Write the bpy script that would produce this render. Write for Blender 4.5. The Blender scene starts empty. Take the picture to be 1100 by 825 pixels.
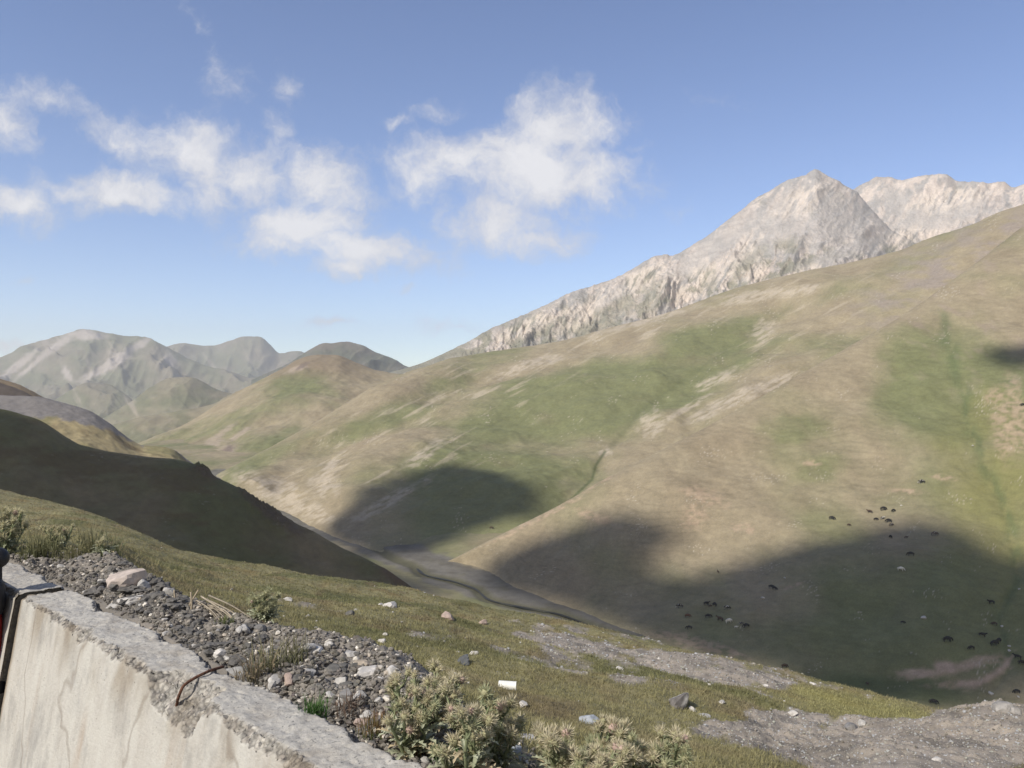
import bpy, bmesh, math, random
import numpy as np
from mathutils import Vector, Matrix
from mathutils.bvhtree import BVHTree
random.seed(5); RS = np.random.RandomState(11)
scene = bpy.context.scene; COL = scene.collection
F = 860.0; CU = 550.0; CV = 412.5
R = math.radians
# ------------------------------------------------------------------ sun
SUN = Vector((-0.52, -0.50, 0.66)).normalized()
SUN_EL = math.asin(SUN.z); SUN_AZ = math.atan2(SUN.x, SUN.y)

# ------------------------------------------------------------------ noise
def _h(ix, iy, seed):
    n = (ix.astype(np.int64)*374761393 + iy.astype(np.int64)*668265263 + seed*982451653) & 0xffffffff
    n = ((n ^ (n >> 13))*1274126177) & 0xffffffff
    return (n ^ (n >> 16)) & 0xffffffff
def pn(x, y, seed=0):
    x = np.asarray(x, float); y = np.asarray(y, float)
    ix = np.floor(x); iy = np.floor(y); fx = x-ix; fy = y-iy
    sx = fx*fx*fx*(fx*(fx*6-15)+10); sy = fy*fy*fy*(fy*(fy*6-15)+10)
    def g(a, b):
        t = _h(ix+a, iy+b, seed)*(2*math.pi/4294967296.0)
        return np.cos(t)*(fx-a)+np.sin(t)*(fy-b)
    a = g(0,0); b = g(1,0); c = g(0,1); d = g(1,1)
    return ((a+(b-a)*sx)*(1-sy)+(c+(d-c)*sx)*sy)*1.45
def fbm(x, y, o=5, seed=0, gain=.5):
    s = 0; a = 1; t = 0
    for i in range(o):
        s = s+a*pn(x, y, seed+i*17); t += a; a *= gain; x = x*2.03+3.1; y = y*2.03-1.7
    return s/t*1.3
def ridged(x, y, o=5, seed=0, gain=.55):
    s = 0; a = 1; t = 0; w = 1
    for i in range(o):
        n = 1-np.abs(pn(x, y, seed+i*13))*1.6; n = np.clip(n, 0, 1)**2
        s = s+a*n*w; t += a; w = np.clip(n*1.6, 0, 1); a *= gain; x = x*2.07+1.3; y = y*2.07+4.2
    return s/t
def sst(x, a, b):
    t = np.clip((x-a)/(b-a), 0, 1); return t*t*(3-2*t)
def mixc(c0, c1, m):
    return c0*(1-m[..., None])+np.asarray(c1)*m[..., None]

# ------------------------------------------------------------------ interpolation
def pchip(xk, yk, x):
    """xk (K,), yk (K,...) ; x (M,)"""
    xk = np.asarray(xk, float); yk = np.asarray(yk, float)
    h = np.diff(xk).reshape((-1,)+(1,)*(yk.ndim-1)); dl = np.diff(yk, axis=0)/h
    m = np.zeros_like(yk); m[0] = dl[0]; m[-1] = dl[-1]
    if len(xk) > 2:
        a = dl[:-1]; b = dl[1:]; w1 = 2*h[1:]+h[:-1]; w2 = h[1:]+2*h[:-1]
        ok = a*b > 0
        with np.errstate(divide='ignore', invalid='ignore'):
            hm = (w1+w2)/(w1/np.where(ok, a, 1)+w2/np.where(ok, b, 1))
        m[1:-1] = np.where(ok, hm, 0)
    x = np.clip(x, xk[0], xk[-1]); i = np.clip(np.searchsorted(xk, x, side='right')-1, 0, len(xk)-2)
    sh = (-1,)+(1,)*(yk.ndim-1)
    hh = (xk[i+1]-xk[i]).reshape(sh); t = ((x-xk[i]).reshape(sh))/hh
    t2 = t*t; t3 = t2*t
    return (2*t3-3*t2+1)*yk[i]+(t3-2*t2+t)*hh*m[i]+(-2*t3+3*t2)*yk[i+1]+(t3-t2)*hh*m[i+1]

# ------------------------------------------------------------------ mesh helpers
def mk(name, V, Fc, mat=None, col=None, smooth=True, parent=None, attrs=None):
    V = np.asarray(V, np.float32).reshape(-1, 3); Fc = np.asarray(Fc, np.int32); k = Fc.shape[1]
    me = bpy.data.meshes.new(name); me.vertices.add(len(V)); me.vertices.foreach_set('co', V.ravel())
    me.loops.add(Fc.size); me.loops.foreach_set('vertex_index', Fc.ravel())
    me.polygons.add(len(Fc)); me.polygons.foreach_set('loop_start', np.arange(0, Fc.size, k, dtype=np.int32))
    me.update(calc_edges=True)
    me.polygons.foreach_set('use_smooth', np.full(len(Fc), smooth, bool))
    if col is not None:
        a = me.attributes.new('col', 'FLOAT_COLOR', 'POINT')
        c = np.ones((len(V), 4), np.float32); c[:, :3] = np.asarray(col).reshape(-1, 3); a.data.foreach_set('color', c.ravel())
    for n, d in (attrs or {}).items():
        a = me.attributes.new(n, 'FLOAT', 'POINT'); a.data.foreach_set('value', np.asarray(d, np.float32).ravel())
    if mat: me.materials.append(mat)
    o = bpy.data.objects.new(name, me); COL.objects.link(o)
    if parent: o.parent = parent
    return o
def gridfaces(nr, nc):
    i = np.arange(nr-1)[:, None]*nc+np.arange(nc-1)[None, :]
    return np.stack([i, i+1, i+nc+1, i+nc], -1).reshape(-1, 4)
def tag(o, label=None, cat=None, group=None, kind=None):
    if label: o['label'] = label
    if cat: o['category'] = cat
    if group: o['group'] = group
    if kind: o['kind'] = kind
    return o
def empty(name, loc, label, cat, group=None, rz=0):
    o = bpy.data.objects.new(name, None); COL.objects.link(o); o.location = loc; o.rotation_euler.z = rz
    o.empty_display_size = .1
    return tag(o, label, cat, group)

# ------------------------------------------------------------------ materials
def newmat(name):
    m = bpy.data.materials.new(name); m.use_nodes = True; nt = m.node_tree
    return m, nt, nt.nodes['Principled BSDF']
def N(nt, t, **kw):
    n = nt.nodes.new(t)
    for k, v in kw.items(): setattr(n, k, v)
    return n
def noise_node(nt, vec, scale, detail=5, rough=.55):
    n = N(nt, 'ShaderNodeTexNoise'); n.inputs['Scale'].default_value = scale
    n.inputs['Detail'].default_value = detail; n.inputs['Roughness'].default_value = rough
    if vec is not None: nt.links.new(vec, n.inputs['Vector'])
    return n.outputs['Fac']
def ramp(nt, fac, stops):
    r = N(nt, 'ShaderNodeValToRGB'); e = r.color_ramp.elements
    while len(e) < len(stops): e.new(.5)
    for x, (p, c) in zip(e, stops): x.position = p; x.color = (*c, 1) if len(c) == 3 else c
    nt.links.new(fac, r.inputs[0]); return r.outputs[0]
def mixrgb(nt, typ, fac, a, b):
    m = N(nt, 'ShaderNodeMix', data_type='RGBA', blend_type=typ)
    for s, v in ((m.inputs[0], fac), (m.inputs[6], a), (m.inputs[7], b)):
        if isinstance(v, (int, float)): s.default_value = v
        elif isinstance(v, tuple): s.default_value = (*v, 1)
        else: nt.links.new(v, s)
    return m.outputs[2]
def bump(nt, b, h, strength, dist):
    n = N(nt, 'ShaderNodeBump'); n.inputs['Strength'].default_value = strength; n.inputs['Distance'].default_value = dist
    nt.links.new(h, n.inputs['Height']); nt.links.new(n.outputs[0], b.inputs['Normal']); return n
def land(name, s1, s2, amt, bdist, bstr=.6, rough=.95, stretch=None):
    """land surface: the colour stored on the mesh, broken up by two scales of noise, and a bump"""
    m, nt, b = newmat(name); L = nt.links
    at = N(nt, 'ShaderNodeAttribute', attribute_name='col'); tc = N(nt, 'ShaderNodeTexCoord'); v = tc.outputs['Object']
    if stretch:
        mp = N(nt, 'ShaderNodeMapping'); mp.inputs['Scale'].default_value = stretch; L.new(v, mp.inputs[0]); v = mp.outputs[0]
    a = noise_node(nt, v, s1, 6, .62); c = noise_node(nt, v, s2, 5, .65)
    ad = N(nt, 'ShaderNodeMath', operation='ADD'); L.new(a, ad.inputs[0]); L.new(c, ad.inputs[1])
    hv = N(nt, 'ShaderNodeMath', operation='MULTIPLY'); L.new(ad.outputs[0], hv.inputs[0]); hv.inputs[1].default_value = .5
    lo = 1-amt; hi = 1+amt
    mr = N(nt, 'ShaderNodeMapRange'); L.new(hv.outputs[0], mr.inputs[0])
    for i, x in ((1, .3), (2, .7), (3, lo), (4, hi)): mr.inputs[i].default_value = x
    vm = N(nt, 'ShaderNodeVectorMath', operation='SCALE'); L.new(at.outputs['Color'], vm.inputs[0]); L.new(mr.outputs[0], vm.inputs['Scale'])
    L.new(vm.outputs[0], b.inputs['Base Color']); b.inputs['Roughness'].default_value = rough
    b.inputs['Specular IOR Level'].default_value = .15
    bump(nt, b, hv.outputs[0], bstr, bdist)
    return m
def simple(name, c, rough=.6, var=.15, scale=20, metal=0, bd=None, c2=None, spec=.4):
    m, nt, b = newmat(name); tc = N(nt, 'ShaderNodeTexCoord'); f = noise_node(nt, tc.outputs['Object'], scale)
    c2 = c2 or tuple(x*(1-var*2) for x in c); c1 = tuple(min(1, x*(1+var)) for x in c)
    nt.links.new(ramp(nt, f, [(.35, c2), (.65, c1)]), b.inputs['Base Color'])
    b.inputs['Roughness'].default_value = rough; b.inputs['Metallic'].default_value = metal
    b.inputs['Specular IOR Level'].default_value = spec
    if bd: bump(nt, b, f, .6, bd)
    return m
def attr_mat(name, rough=.8, bscale=None, bd=.002, trans=False, amt=.25):
    m, nt, b = newmat(name); at = N(nt, 'ShaderNodeAttribute', attribute_name='col')
    tc = N(nt, 'ShaderNodeTexCoord'); f = noise_node(nt, tc.outputs['Object'], bscale or 60, 6, .65)
    mr = N(nt, 'ShaderNodeMapRange'); nt.links.new(f, mr.inputs[0])
    for i, x in ((1, .3), (2, .7), (3, 1-amt), (4, 1+amt)): mr.inputs[i].default_value = x
    vm = N(nt, 'ShaderNodeVectorMath', operation='SCALE'); nt.links.new(at.outputs['Color'], vm.inputs[0]); nt.links.new(mr.outputs[0], vm.inputs['Scale'])
    nt.links.new(vm.outputs[0], b.inputs['Base Color']); b.inputs['Roughness'].default_value = rough
    b.inputs['Specular IOR Level'].default_value = .2
    if bscale: bump(nt, b, f, .7, bd)
    if trans:
        t = N(nt, 'ShaderNodeBsdfTranslucent'); nt.links.new(vm.outputs[0], t.inputs[0]); mx = N(nt, 'ShaderNodeMixShader'); mx.inputs[0].default_value = .3
        nt.links.new(b.outputs[0], mx.inputs[1]); nt.links.new(t.outputs[0], mx.inputs[2])
        nt.links.new(mx.outputs[0], nt.nodes['Material Output'].inputs[0])
    return m
M_hill = land('hillside_turf', .33, 2.2, .26, .5, .5)
M_mid = land('far_turf', .03, .25, .2, 1.5, .5)
M_far = land('distant_turf', .008, .06, .2, 6, .5)
M_rock = land('limestone', .03, .22, .3, 5, .9)
M_near = land('near_turf', 1.3, 11, .38, .05, .8)
M_stone = attr_mat('stone', .9, 30, .004)
M_gravel = attr_mat('gravel', .92, 90, .001)
M_leaf = attr_mat('leaf', .7, None, trans=True)
M_dry = attr_mat('dry_stem', .85, None)

# ------------------------------------------------------------------ terrain sheets: rows of (u, v, depth) knots, foot to crest
SHEETS = []
def sheet(name, rows, u0, u1, nu, ns, mat, relief=None, colour=None, kind='structure', finish=None):
    us = np.linspace(u0, u1, nu); PY = []; PZ = []
    for r in rows:
        if callable(r): v, Y = r(us)
        else:
            r = np.array(r, float); v = pchip(r[:, 0], r[:, 1], us); Y = np.exp(pchip(r[:, 0], np.log(r[:, 2]), us))
        PY.append(Y); PZ.append((CV-v)/F*Y)
    t = [np.linspace(i, i+1, n, endpoint=False) for i, n in enumerate(ns)]; t = np.concatenate(t+[[len(ns)]])
    k = np.arange(len(rows)); Y = pchip(k, np.array(PY), t); Z = pchip(k, np.array(PZ), t)
    U = np.repeat(us[None], len(t), 0); X = (U-CU)/F*Y; T = np.repeat(t[:, None], nu, 1)
    V0 = CV-Z/Y*F
    if relief is not None: Z = Z+relief(X, Y, Z, U, V0, T)
    Vv = CV-Z/Y*F
    c = colour(X, Y, Z, U, Vv, T)
    o = mk(name, np.stack([X, Y, Z], -1), gridfaces(len(t), nu), mat, c); tag(o, kind=kind)
    if finish: finish(X, Y, Z, U, Vv, T, c)
    SHEETS.append(dict(o=o, X=X, Y=Y, Z=Z, U=U, V=Vv, T=T, c=c)); return o
def blob(U, V, cu, cv, ru, rv, ang=0, soft=.35, wob=.35, seed=3):
    """soft irregular patch, 1 inside"""
    a = R(ang); du = U-cu; dv = V-cv
    x = (du*math.cos(a)+dv*math.sin(a))/ru; y = (-du*math.sin(a)+dv*math.cos(a))/rv
    d = np.hypot(x, y); m = d < 1+soft+wob*1.1
    if m.any(): d[m] += wob*fbm((U/max(ru, rv)*1.7+cu)[m], (V/min(ru, rv)*.9+cv)[m], 4, seed)
    return 1-sst(d, 1-soft, 1+soft)
def pdist(U, V, pts):
    d = np.full(U.shape, 1e9)
    for (x0, y0), (x1, y1) in zip(pts[:-1], pts[1:]):
        dx, dy = x1-x0, y1-y0; t = np.clip(((U-x0)*dx+(V-y0)*dy)/(dx*dx+dy*dy), 0, 1)
        d = np.minimum(d, np.hypot(U-x0-t*dx, V-y0-t*dy))
    return d
TAN = np.array([.295, .245, .162]); GRN = np.array([.172, .178, .085]); BRN = np.array([.205, .16, .105]); PALE = np.array([.46, .39, .29])
OLV = np.array([.19, .18, .085]); GREY = np.array([.20, .185, .17])

def turf(X, Y, U, V, g, sc=90., seed=0, streak=(1, 0)):
    """tan to green turf with brown tone; g = greenness bias -1..1"""
    n = fbm(X/sc, Y/sc*.7, 6, seed)
    m = sst(n+g, -.5, .5)
    c = mixc(np.broadcast_to(TAN, X.shape+(3,)), GRN, m)
    b = sst(fbm(X/sc*2.3+9, Y/sc*1.6, 5, seed+40)-.3*g, .0, .7)
    c = mixc(c, BRN, b*.36)
    f = fbm(X/sc*9, Y/sc*7, 4, seed+60)
    return c*(1+.16*f)[..., None]

# ---- valley floor
def floorz(Y):
    return np.interp(Y, [100, 170, 272, 347, 440, 610, 700, 900, 1400], [-92, -90.5, -88, -86, -82, -77.5, -74, -70, -66])
def ppt(u, v, Y): return ((u-CU)/F*Y, Y)
def onfloor(u, v):
    Y = 300.
    for _ in range(30): Y = -floorz(Y)*F/(v-CV)
    return (u-CU)/F*Y, Y
RIV = [onfloor(u, v) for u, v in [(1400, 850), (1150, 800), (950, 762), (800, 722), (690, 686), (600, 652), (540, 634), (480, 615), (420, 590), (372, 572), (330, 556), (290, 540), (262, 522), (235, 507)]]
STR = [onfloor(u, v) for u, v in [(1400, 830), (1150, 790), (900, 752), (760, 710), (680, 686), (640, 673), (600, 658), (560, 651), (524, 644), (512, 632), (490, 624), (455, 617), (447, 609), (425, 600), (395, 585), (365, 572), (330, 558), (285, 535)]]
gx, gy = np.meshgrid(np.linspace(-420, 420, 640), np.linspace(120, 1250, 900))
rd = pdist(gx, gy, RIV); sd = pdist(gx, gy, STR)
gz = floorz(gy)-8*sst(gx, 50, 85)+.7*fbm(gx/18, gy/18, 4, 5)+1.2*sst(rd, 14, 30)-.9*(1-sst(sd, 1.5, 4.5))
bed = (1-sst(rd+5*fbm(gx/14, gy/14, 4, 8), 13, 18))*(1-sst(gx, 55, 80))
c = turf(gx, gy, None, None, -.1+0*gx, 60, 21)
bedc = mixc(np.broadcast_to(np.array([.165, .153, .13]), gx.shape+(3,)), (.12, .11, .09), sst(fbm(gx/12, gy/9, 5, 31), -.2, .5))
bedc = mixc(bedc, (.14, .13, .09), sst(fbm(gx/9+4, gy/15, 4, 33), .25, .6)*.6)
c = mixc(c, bedc, bed) if False else c*(1-bed[..., None])+bedc*bed[..., None]
c = mixc(c, (.10, .095, .06), (1-sst(sd, 2.0, 5)))
o = mk('valley_floor', np.stack([gx, gy, gz], -1), gridfaces(*gx.shape), M_hill, c); tag(o, kind='structure')
SHEETS.append(dict(o=o))
# stream: a ribbon of dark water in the channel
def ribbon(name, pts, w, z0, mat):
    p = []
    for i in range(len(pts)-1):
        for k in range(8): t = k/8.; p.append((pts[i][0]*(1-t)+pts[i+1][0]*t, pts[i][1]*(1-t)+pts[i+1][1]*t))
    p = np.array(p)
    for _ in range(6): p[1:-1] = (p[:-2]+2*p[1:-1]+p[2:])/4
    t = np.gradient(p, axis=0); t /= np.linalg.norm(t, axis=1)[:, None]; n = np.stack([-t[:, 1], t[:, 0]], -1)
    ww = w*(1+.35*np.sin(np.arange(len(p))*.7))
    z = floorz(p[:, 1])+z0
    A = np.concatenate([p+n*ww[:, None], z[:, None]], 1); B = np.concatenate([p-n*ww[:, None], z[:, None]], 1)
    return mk(name, np.stack([B, A], 1), gridfaces(len(p), 2), mat)
mw, nt, b = newmat('water'); b.inputs['Base Color'].default_value = (.03, .03, .024, 1); b.inputs['Roughness'].default_value = .45; b.inputs['Specular IOR Level'].default_value = .2
bump(nt, b, noise_node(nt, N(nt, 'ShaderNodeTexCoord').outputs['Object'], 2.5), .4, .1)
tag(ribbon('stream', STR[:13], .6, -.35, mw), kind='structure')

# ---- right near hillside
foot = [(430, 611, 362), (480, 606, 380), (560, 638, 334), (640, 670, 296), (700, 696, 272), (800, 734, 243), (900, 780, 222), (1000, 822, 205), (1100, 827, 205), (1380, 827, 205)]
crest = [(430, 614, 372), (480, 602.5, 381), (520, 584, 378), (560, 565, 380), (600, 545, 376), (640, 522, 376), (700, 490, 394), (760, 458, 418), (820, 425, 447), (860, 402, 470), (900, 380, 492), (960, 345, 532), (1030, 297, 582), (1100, 243, 640), (1380, 50, 800)]
def toarr(r, us):
    r = np.array(r, float); return pchip(r[:, 0], r[:, 1], us), np.exp(pchip(r[:, 0], np.log(r[:, 2]), us))
def between(a, b, t, bulge=0.):
    def f(us):
        v0, Y0 = toarr(a, us); v1, Y1 = toarr(b, us); z0 = (CV-v0)/F*Y0; z1 = (CV-v1)/F*Y1
        Y = Y0+(Y1-Y0)*t; z = z0+(z1-z0)*t+bulge*(z1-z0)
        return CV-z/Y*F, Y
    return f
def beyond(a, dv, k, dz):
    def f(us):
        v, Y = toarr(a, us); z = (CV-v)/F*Y; Y2 = Y+k; z2 = z-dz
        return CV-z2/Y2*F, Y2
    return f
def relD(X, Y, Z, U, V, T):
    e = np.clip(T/.6, 0, 1)*np.clip((3.05-T)/1., .12, 1)
    h = fbm(X/95, Y/95, 3, 71)*7*e+fbm(X/30, Y/30, 4, 72)*1.6*e+fbm(X/7, Y/7, 3, 75)*.22
    # shallow gully on the far right and a swell beside it
    g = pdist(U, V, [(1015, 330), (1045, 440), (1075, 520), (1098, 610), (1070, 660), (1085, 720), (1060, 745)])
    h -= 2.5*np.exp(-(g/34)**2)*e+.5*np.exp(-(g/5)**2)*sst(V, 420, 600)
    g2 = pdist(U, V, [(1100, 250), (900, 400), (800, 480), (690, 560), (600, 640)])
    h += 3*np.exp(-(g2/60)**2)*e
    # river bank by the meander
    return h
def colD(X, Y, Z, U, V, T):
    g = -.42+0*U
    g += .75*blob(U, V, 1060, 500, 90, 190, -10, .6)
    g += .55*blob(U, V, 1000, 430, 60, 50, 0, .6)+.35*blob(U, V, 905, 600, 140, 60, 10, .7)+.5*blob(U, V, 700, 640, 110, 50, 20, .6)
    g += .6*blob(U, V, 960, 690, 160, 70, 0, .6)+.3*blob(U, V, 880, 505, 28, 12, -15, .5)+.35*blob(U, V, 850, 460, 40, 14, 0, .5)
    g -= .35*blob(U, V, 780, 530, 110, 70, -20, .6)+.25*blob(U, V, 900, 330, 120, 50, -30, .6)
    g -= .7*blob(U, V, 565, 600, 60, 30, 20, .6)
    c = turf(X, Y, U, V, g, 85, 101)
    c = mixc(c, (.21, .20, .075), .8*blob(U, V, 1078, 540, 46, 95, -15, .9, .7))
    c = mixc(c, (.085, .12, .05), .5*sst(fbm(U/12, V/20, 3, 77), -.5, .3)*np.exp(-(pdist(U+9*fbm(V/30, U/60, 3, 78), V, [(1012, 340), (1035, 430), (1052, 480), (1085, 560), (1095, 625), (1070, 660), (1084, 705)])/7)**2))
    c = mixc(c, (.055, .085, .035), .6*blob(U, V, 960, 742, 110, 14, 6, .5))
    # scree-like pale areas
    pl = np.zeros(U.shape)
    for a in [(1085, 452, 20, 38, 0), (1068, 425, 10, 8, 0), (745, 555, 12, 14, 30), (757, 533, 22, 8, 20), (795, 565, 10, 5, 0), (806, 569, 5, 5, 0),
              (990, 568, 0.1, .1, 0), (1013, 513, 12, 3, 8), (975, 528, 18, 3, 5), (872, 498, 8, 4, 0), (990, 724, 26, 6, -5), (1017, 717, 14, 7, 10), (1052, 712, 26, 6, -14),
              (640, 556, 22, 5, 20), (622, 528, 40, 4, -28), (560, 566, 40, 3, -27), (600, 546, 30, 3, -27), (1030, 735, 30, 4, -3), (1064, 727, 26, 4, -30), (1081, 714, 14, 3, -55), (740, 690, 40, 7, 14), (775, 698, 30, 5, 20), (850, 630, 14, 2, -20)]:
        pl = np.maximum(pl, blob(U, V, *a, .5, .55))
    pl *= sst(fbm(U/9, V/4, 4, 51), -.45, .25)
    c = mixc(c, (.40, .30, .21), pl*.75)
    bk = np.maximum.reduce([blob(U, V, 1016, 717, 13, 6, 8, .3, .2), .8*blob(U, V, 990, 723, 24, 4, 2, .5), .8*blob(U, V, 1040, 714, 26, 5, -18, .6), np.exp(-(pdist(U, V+3*fbm(U/20, V/9, 3, 44), [(1030, 736), (1052, 733), (1070, 724), (1082, 711)])/3.2)**2)])
    c = mixc(c, (.47, .345, .265), bk*.85)
    tr = sst(np.sin((Z+3*fbm(X/30, Y/30, 3, 45))*2.1), .6, .98)*sst(fbm(X/45, Y/45, 3, 46), -.25, .35)
    c = c*(1-.10*tr)[..., None]*(1+.09*fbm(U/2.2, V/1.5, 2, 47))[..., None]
    # bare stripes down the upper right
    st = fbm((U+V*1.1)/40, (U*.55-V)/260*14, 5, 55)
    up = sst(V, 470, 330)*sst(U, 880, 1010)
    c = mixc(c, (.30, .24, .185), sst(st, .1, .55)*up*.6)
    # terracettes on the spur's flank
    te = np.sin((V-.32*U)*1.35+3*fbm(U/40, V/25, 3, 57))*blob(U, V, 590, 600, 110, 45, 20, .6)
    c = c*(1+.06*te*fbm(U/9, V/5, 3, 56, .6)*2)[..., None]
    te = np.sin((V-.12*U)*1.1+4*fbm(U/60, V/30, 3, 58))*sst(fbm(U/80, V/50, 3, 59), -.1, .4)
    c = c*(1+.035*te)[..., None]
    # small pale stones dotted over the turf
    sp = sst(pn(U/2.4, V/1.5, 61)*np.abs(pn(U/37, V/25, 62)+.1), .30, .42)
    return mixc(c, (.5, .44, .36), sp*.6)
sheet('near_hillside', [beyond(foot, 0, -16, 22), foot, between(foot, crest, .33, -.035), between(foot, crest, .67, -.02), crest, beyond(crest, 0, 50, 12), beyond(crest, 0, 110, 42)],
      478.5, 1380, 860, [6, 200, 200, 170, 14, 8], M_hill, lambda X, Y, Z, U, V, T: relD(X, Y, Z, U, V, np.maximum(T-1, 0)), lambda X, Y, Z, U, V, T: colD(X, Y, Z, U, V, np.maximum(T-1, 0)))

# ---- middle hillside under the rocky mountain
footE = [(225, 528, 628), (262, 540, 540), (300, 556, 496), (350, 574, 440), (400, 593, 402), (480, 607, 388), (560, 601, 400), (700, 600, 400), (860, 590, 420), (1380, 590, 420)]
crestE = [(225, 514, 660), (245, 505, 670), (280, 487, 710), (330, 460, 770), (380, 431, 850), (430, 404, 940), (470, 391, 1010), (515, 381, 1050), (610, 365, 1050), (695, 343, 1050), (727, 334, 1050), (791, 310, 1050), (838, 298, 1040), (925, 279, 1000), (969, 268, 980), (998, 256, 960), (1042, 243, 920), (1071, 230, 900), (1100, 220, 880), (1380, 100, 850)]
def relE(X, Y, Z, U, V, T):
    e = np.clip(T/.5, 0, 1)*np.clip((3.1-T)/.8, .12, 1)
    h = fbm(X/150, Y/150, 3, 81)*12*e+fbm(X/45, Y/45, 4, 82)*3*e+fbm(X/12, Y/12, 3, 85)*.5
    for pts, a, w in (([(720, 345), (600, 400), (480, 460), (400, 510), (350, 560)], 11, 44), ([(480, 395), (400, 430), (330, 475), (290, 520), (262, 530)], 8, 22),
                      ([(1080, 250), (930, 320), (860, 370), (800, 420)], 8, 26), ([(880, 300), (780, 350), (700, 400)], 6, 20)):
        h += a*np.exp(-(pdist(U, V, pts)/w)**2)*e
    for pts, a, w in (([(840, 330), (760, 390), (690, 440), (650, 485), (630, 515), (580, 555)], 6, 24), ([(640, 375), (500, 420), (420, 450), (330, 490), (300, 530)], 5, 14),
                      ([(840, 330), (760, 390), (690, 440), (650, 485), (630, 515), (580, 555)], 1.2, 5), ([(1000, 290), (900, 350), (800, 405), (740, 450)], 5, 12)):
        h -= a*np.exp(-(pdist(U, V, pts)/w)**2)*e
    # fine runnels down the slope
    s = (U*.45+V*.9)
    h += .9*e*fbm((U*.5+V)/9, (U-V*.5)/160, 4, 87)
    return h
def colE(X, Y, Z, U, V, T):
    g = -.35+0*U
    g += 1.05*blob(U, V, 585, 465, 120, 55, -25, .6)+.7*blob(U, V, 740, 395, 110, 28, -28, .6)+.75*blob(U, V, 510, 555, 90, 45, -20, .6)
    g += .6*blob(U, V, 290, 480, 60, 16, -32, .6)+.5*blob(U, V, 430, 440, 70, 14, -25, .5)+.5*blob(U, V, 620, 535, 60, 30, -30, .5)
    g += .35*blob(U, V, 520, 372, 70, 18, -12, .5)+.4*blob(U, V, 860, 330, 60, 12, -20, .5)
    c = turf(X, Y, U, V, g, 120, 201)
    c = mixc(c, (.24, .235, .115), .55*blob(U, V, 530, 585, 50, 22, -20, .6))
    # diagonal pale erosion streaks
    a = R(27); uu = U*math.cos(a)-V*math.sin(a); vv = U*math.sin(a)+V*math.cos(a)
    st = fbm(uu/48, vv/5.5, 5, 205)+.35*fbm(U/60, V/40, 3, 206)
    z = np.maximum.reduce([blob(U, V, 430, 480, 170, 50, -27, .6), .9*blob(U, V, 520, 410, 150, 32, -22, .6), .9*blob(U, V, 700, 350, 190, 16, -15, .5), blob(U, V, 300, 530, 60, 36, 20, .6), .8*blob(U, V, 870, 345, 100, 26, -25, .6)])
    c = mixc(c, PALE*.95, sst(st, .22, .6)*z*.65)
    pl = np.zeros(U.shape)
    for q in [(790, 428, 50, 7, -25), (835, 412, 34, 6, -20), (770, 408, 26, 5, -25), (810, 318, 40, 6, -10), (860, 312, 24, 5, -12), (820, 355, 14, 10, -40), (735, 440, 30, 3, -30), (455, 488, 26, 6, -35),
              (350, 520, 12, 16, 40), (300, 530, 46, 14, 25), (330, 545, 30, 9, 30), (415, 540, 46, 6, -30), (690, 345, 46, 4, -15), (560, 395, 30, 5, -22), (590, 388, 20, 4, -22), (352, 503, 30, 4, -40), (700, 455, 14, 12, -30), (650, 485, 7, 5, 0)]:
        pl = np.maximum(pl, blob(U, V, *q, .5, .6))
    pl *= sst(fbm(uu/14, vv/3, 4, 208), -.5, .2)
    c = mixc(c, (.44, .375, .29), pl*.75)
    # grey broken ground high on the right
    gr = blob(U, V, 1040, 280, 130, 34, -28, .6)
    c = mixc(c, (.27, .225, .195), gr*sst(fbm(U/30, V/10, 4, 209), -.3, .4)*.8)
    c = mixc(c, (.07, .09, .035), .75*np.exp(-(pdist(U, V, [(650, 485), (640, 500), (636, 515), (610, 540)])/1.6)**2)+.2*np.exp(-(pdist(U, V, [(850, 330), (760, 390), (690, 440), (655, 482)])/3)**2))
    tr = sst(np.sin((Z+4*fbm(X/40, Y/40, 3, 245))*1.2), .6, .98)*sst(fbm(X/60, Y/60, 3, 246), -.2, .4)
    c = c*(1-.09*tr)[..., None]*(1+.09*fbm(U/2.2, V/1.5, 2, 247))[..., None]
    sp = sst(pn(U/2.4, V/1.5, 211)*np.abs(pn(U/30, V/22, 212)+.1), .30, .42)
    return mixc(c, (.5, .44, .36), sp*.5)
sheet('middle_hillside', [footE, between(footE, crestE, .33, -.04), between(footE, crestE, .67, -.03), crestE, beyond(crestE, 0, 60, 6), beyond(crestE, 0, 300, 90)],
      222, 1380, 1000, [150, 150, 150, 12, 8], M_hill, relE, colE)

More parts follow.
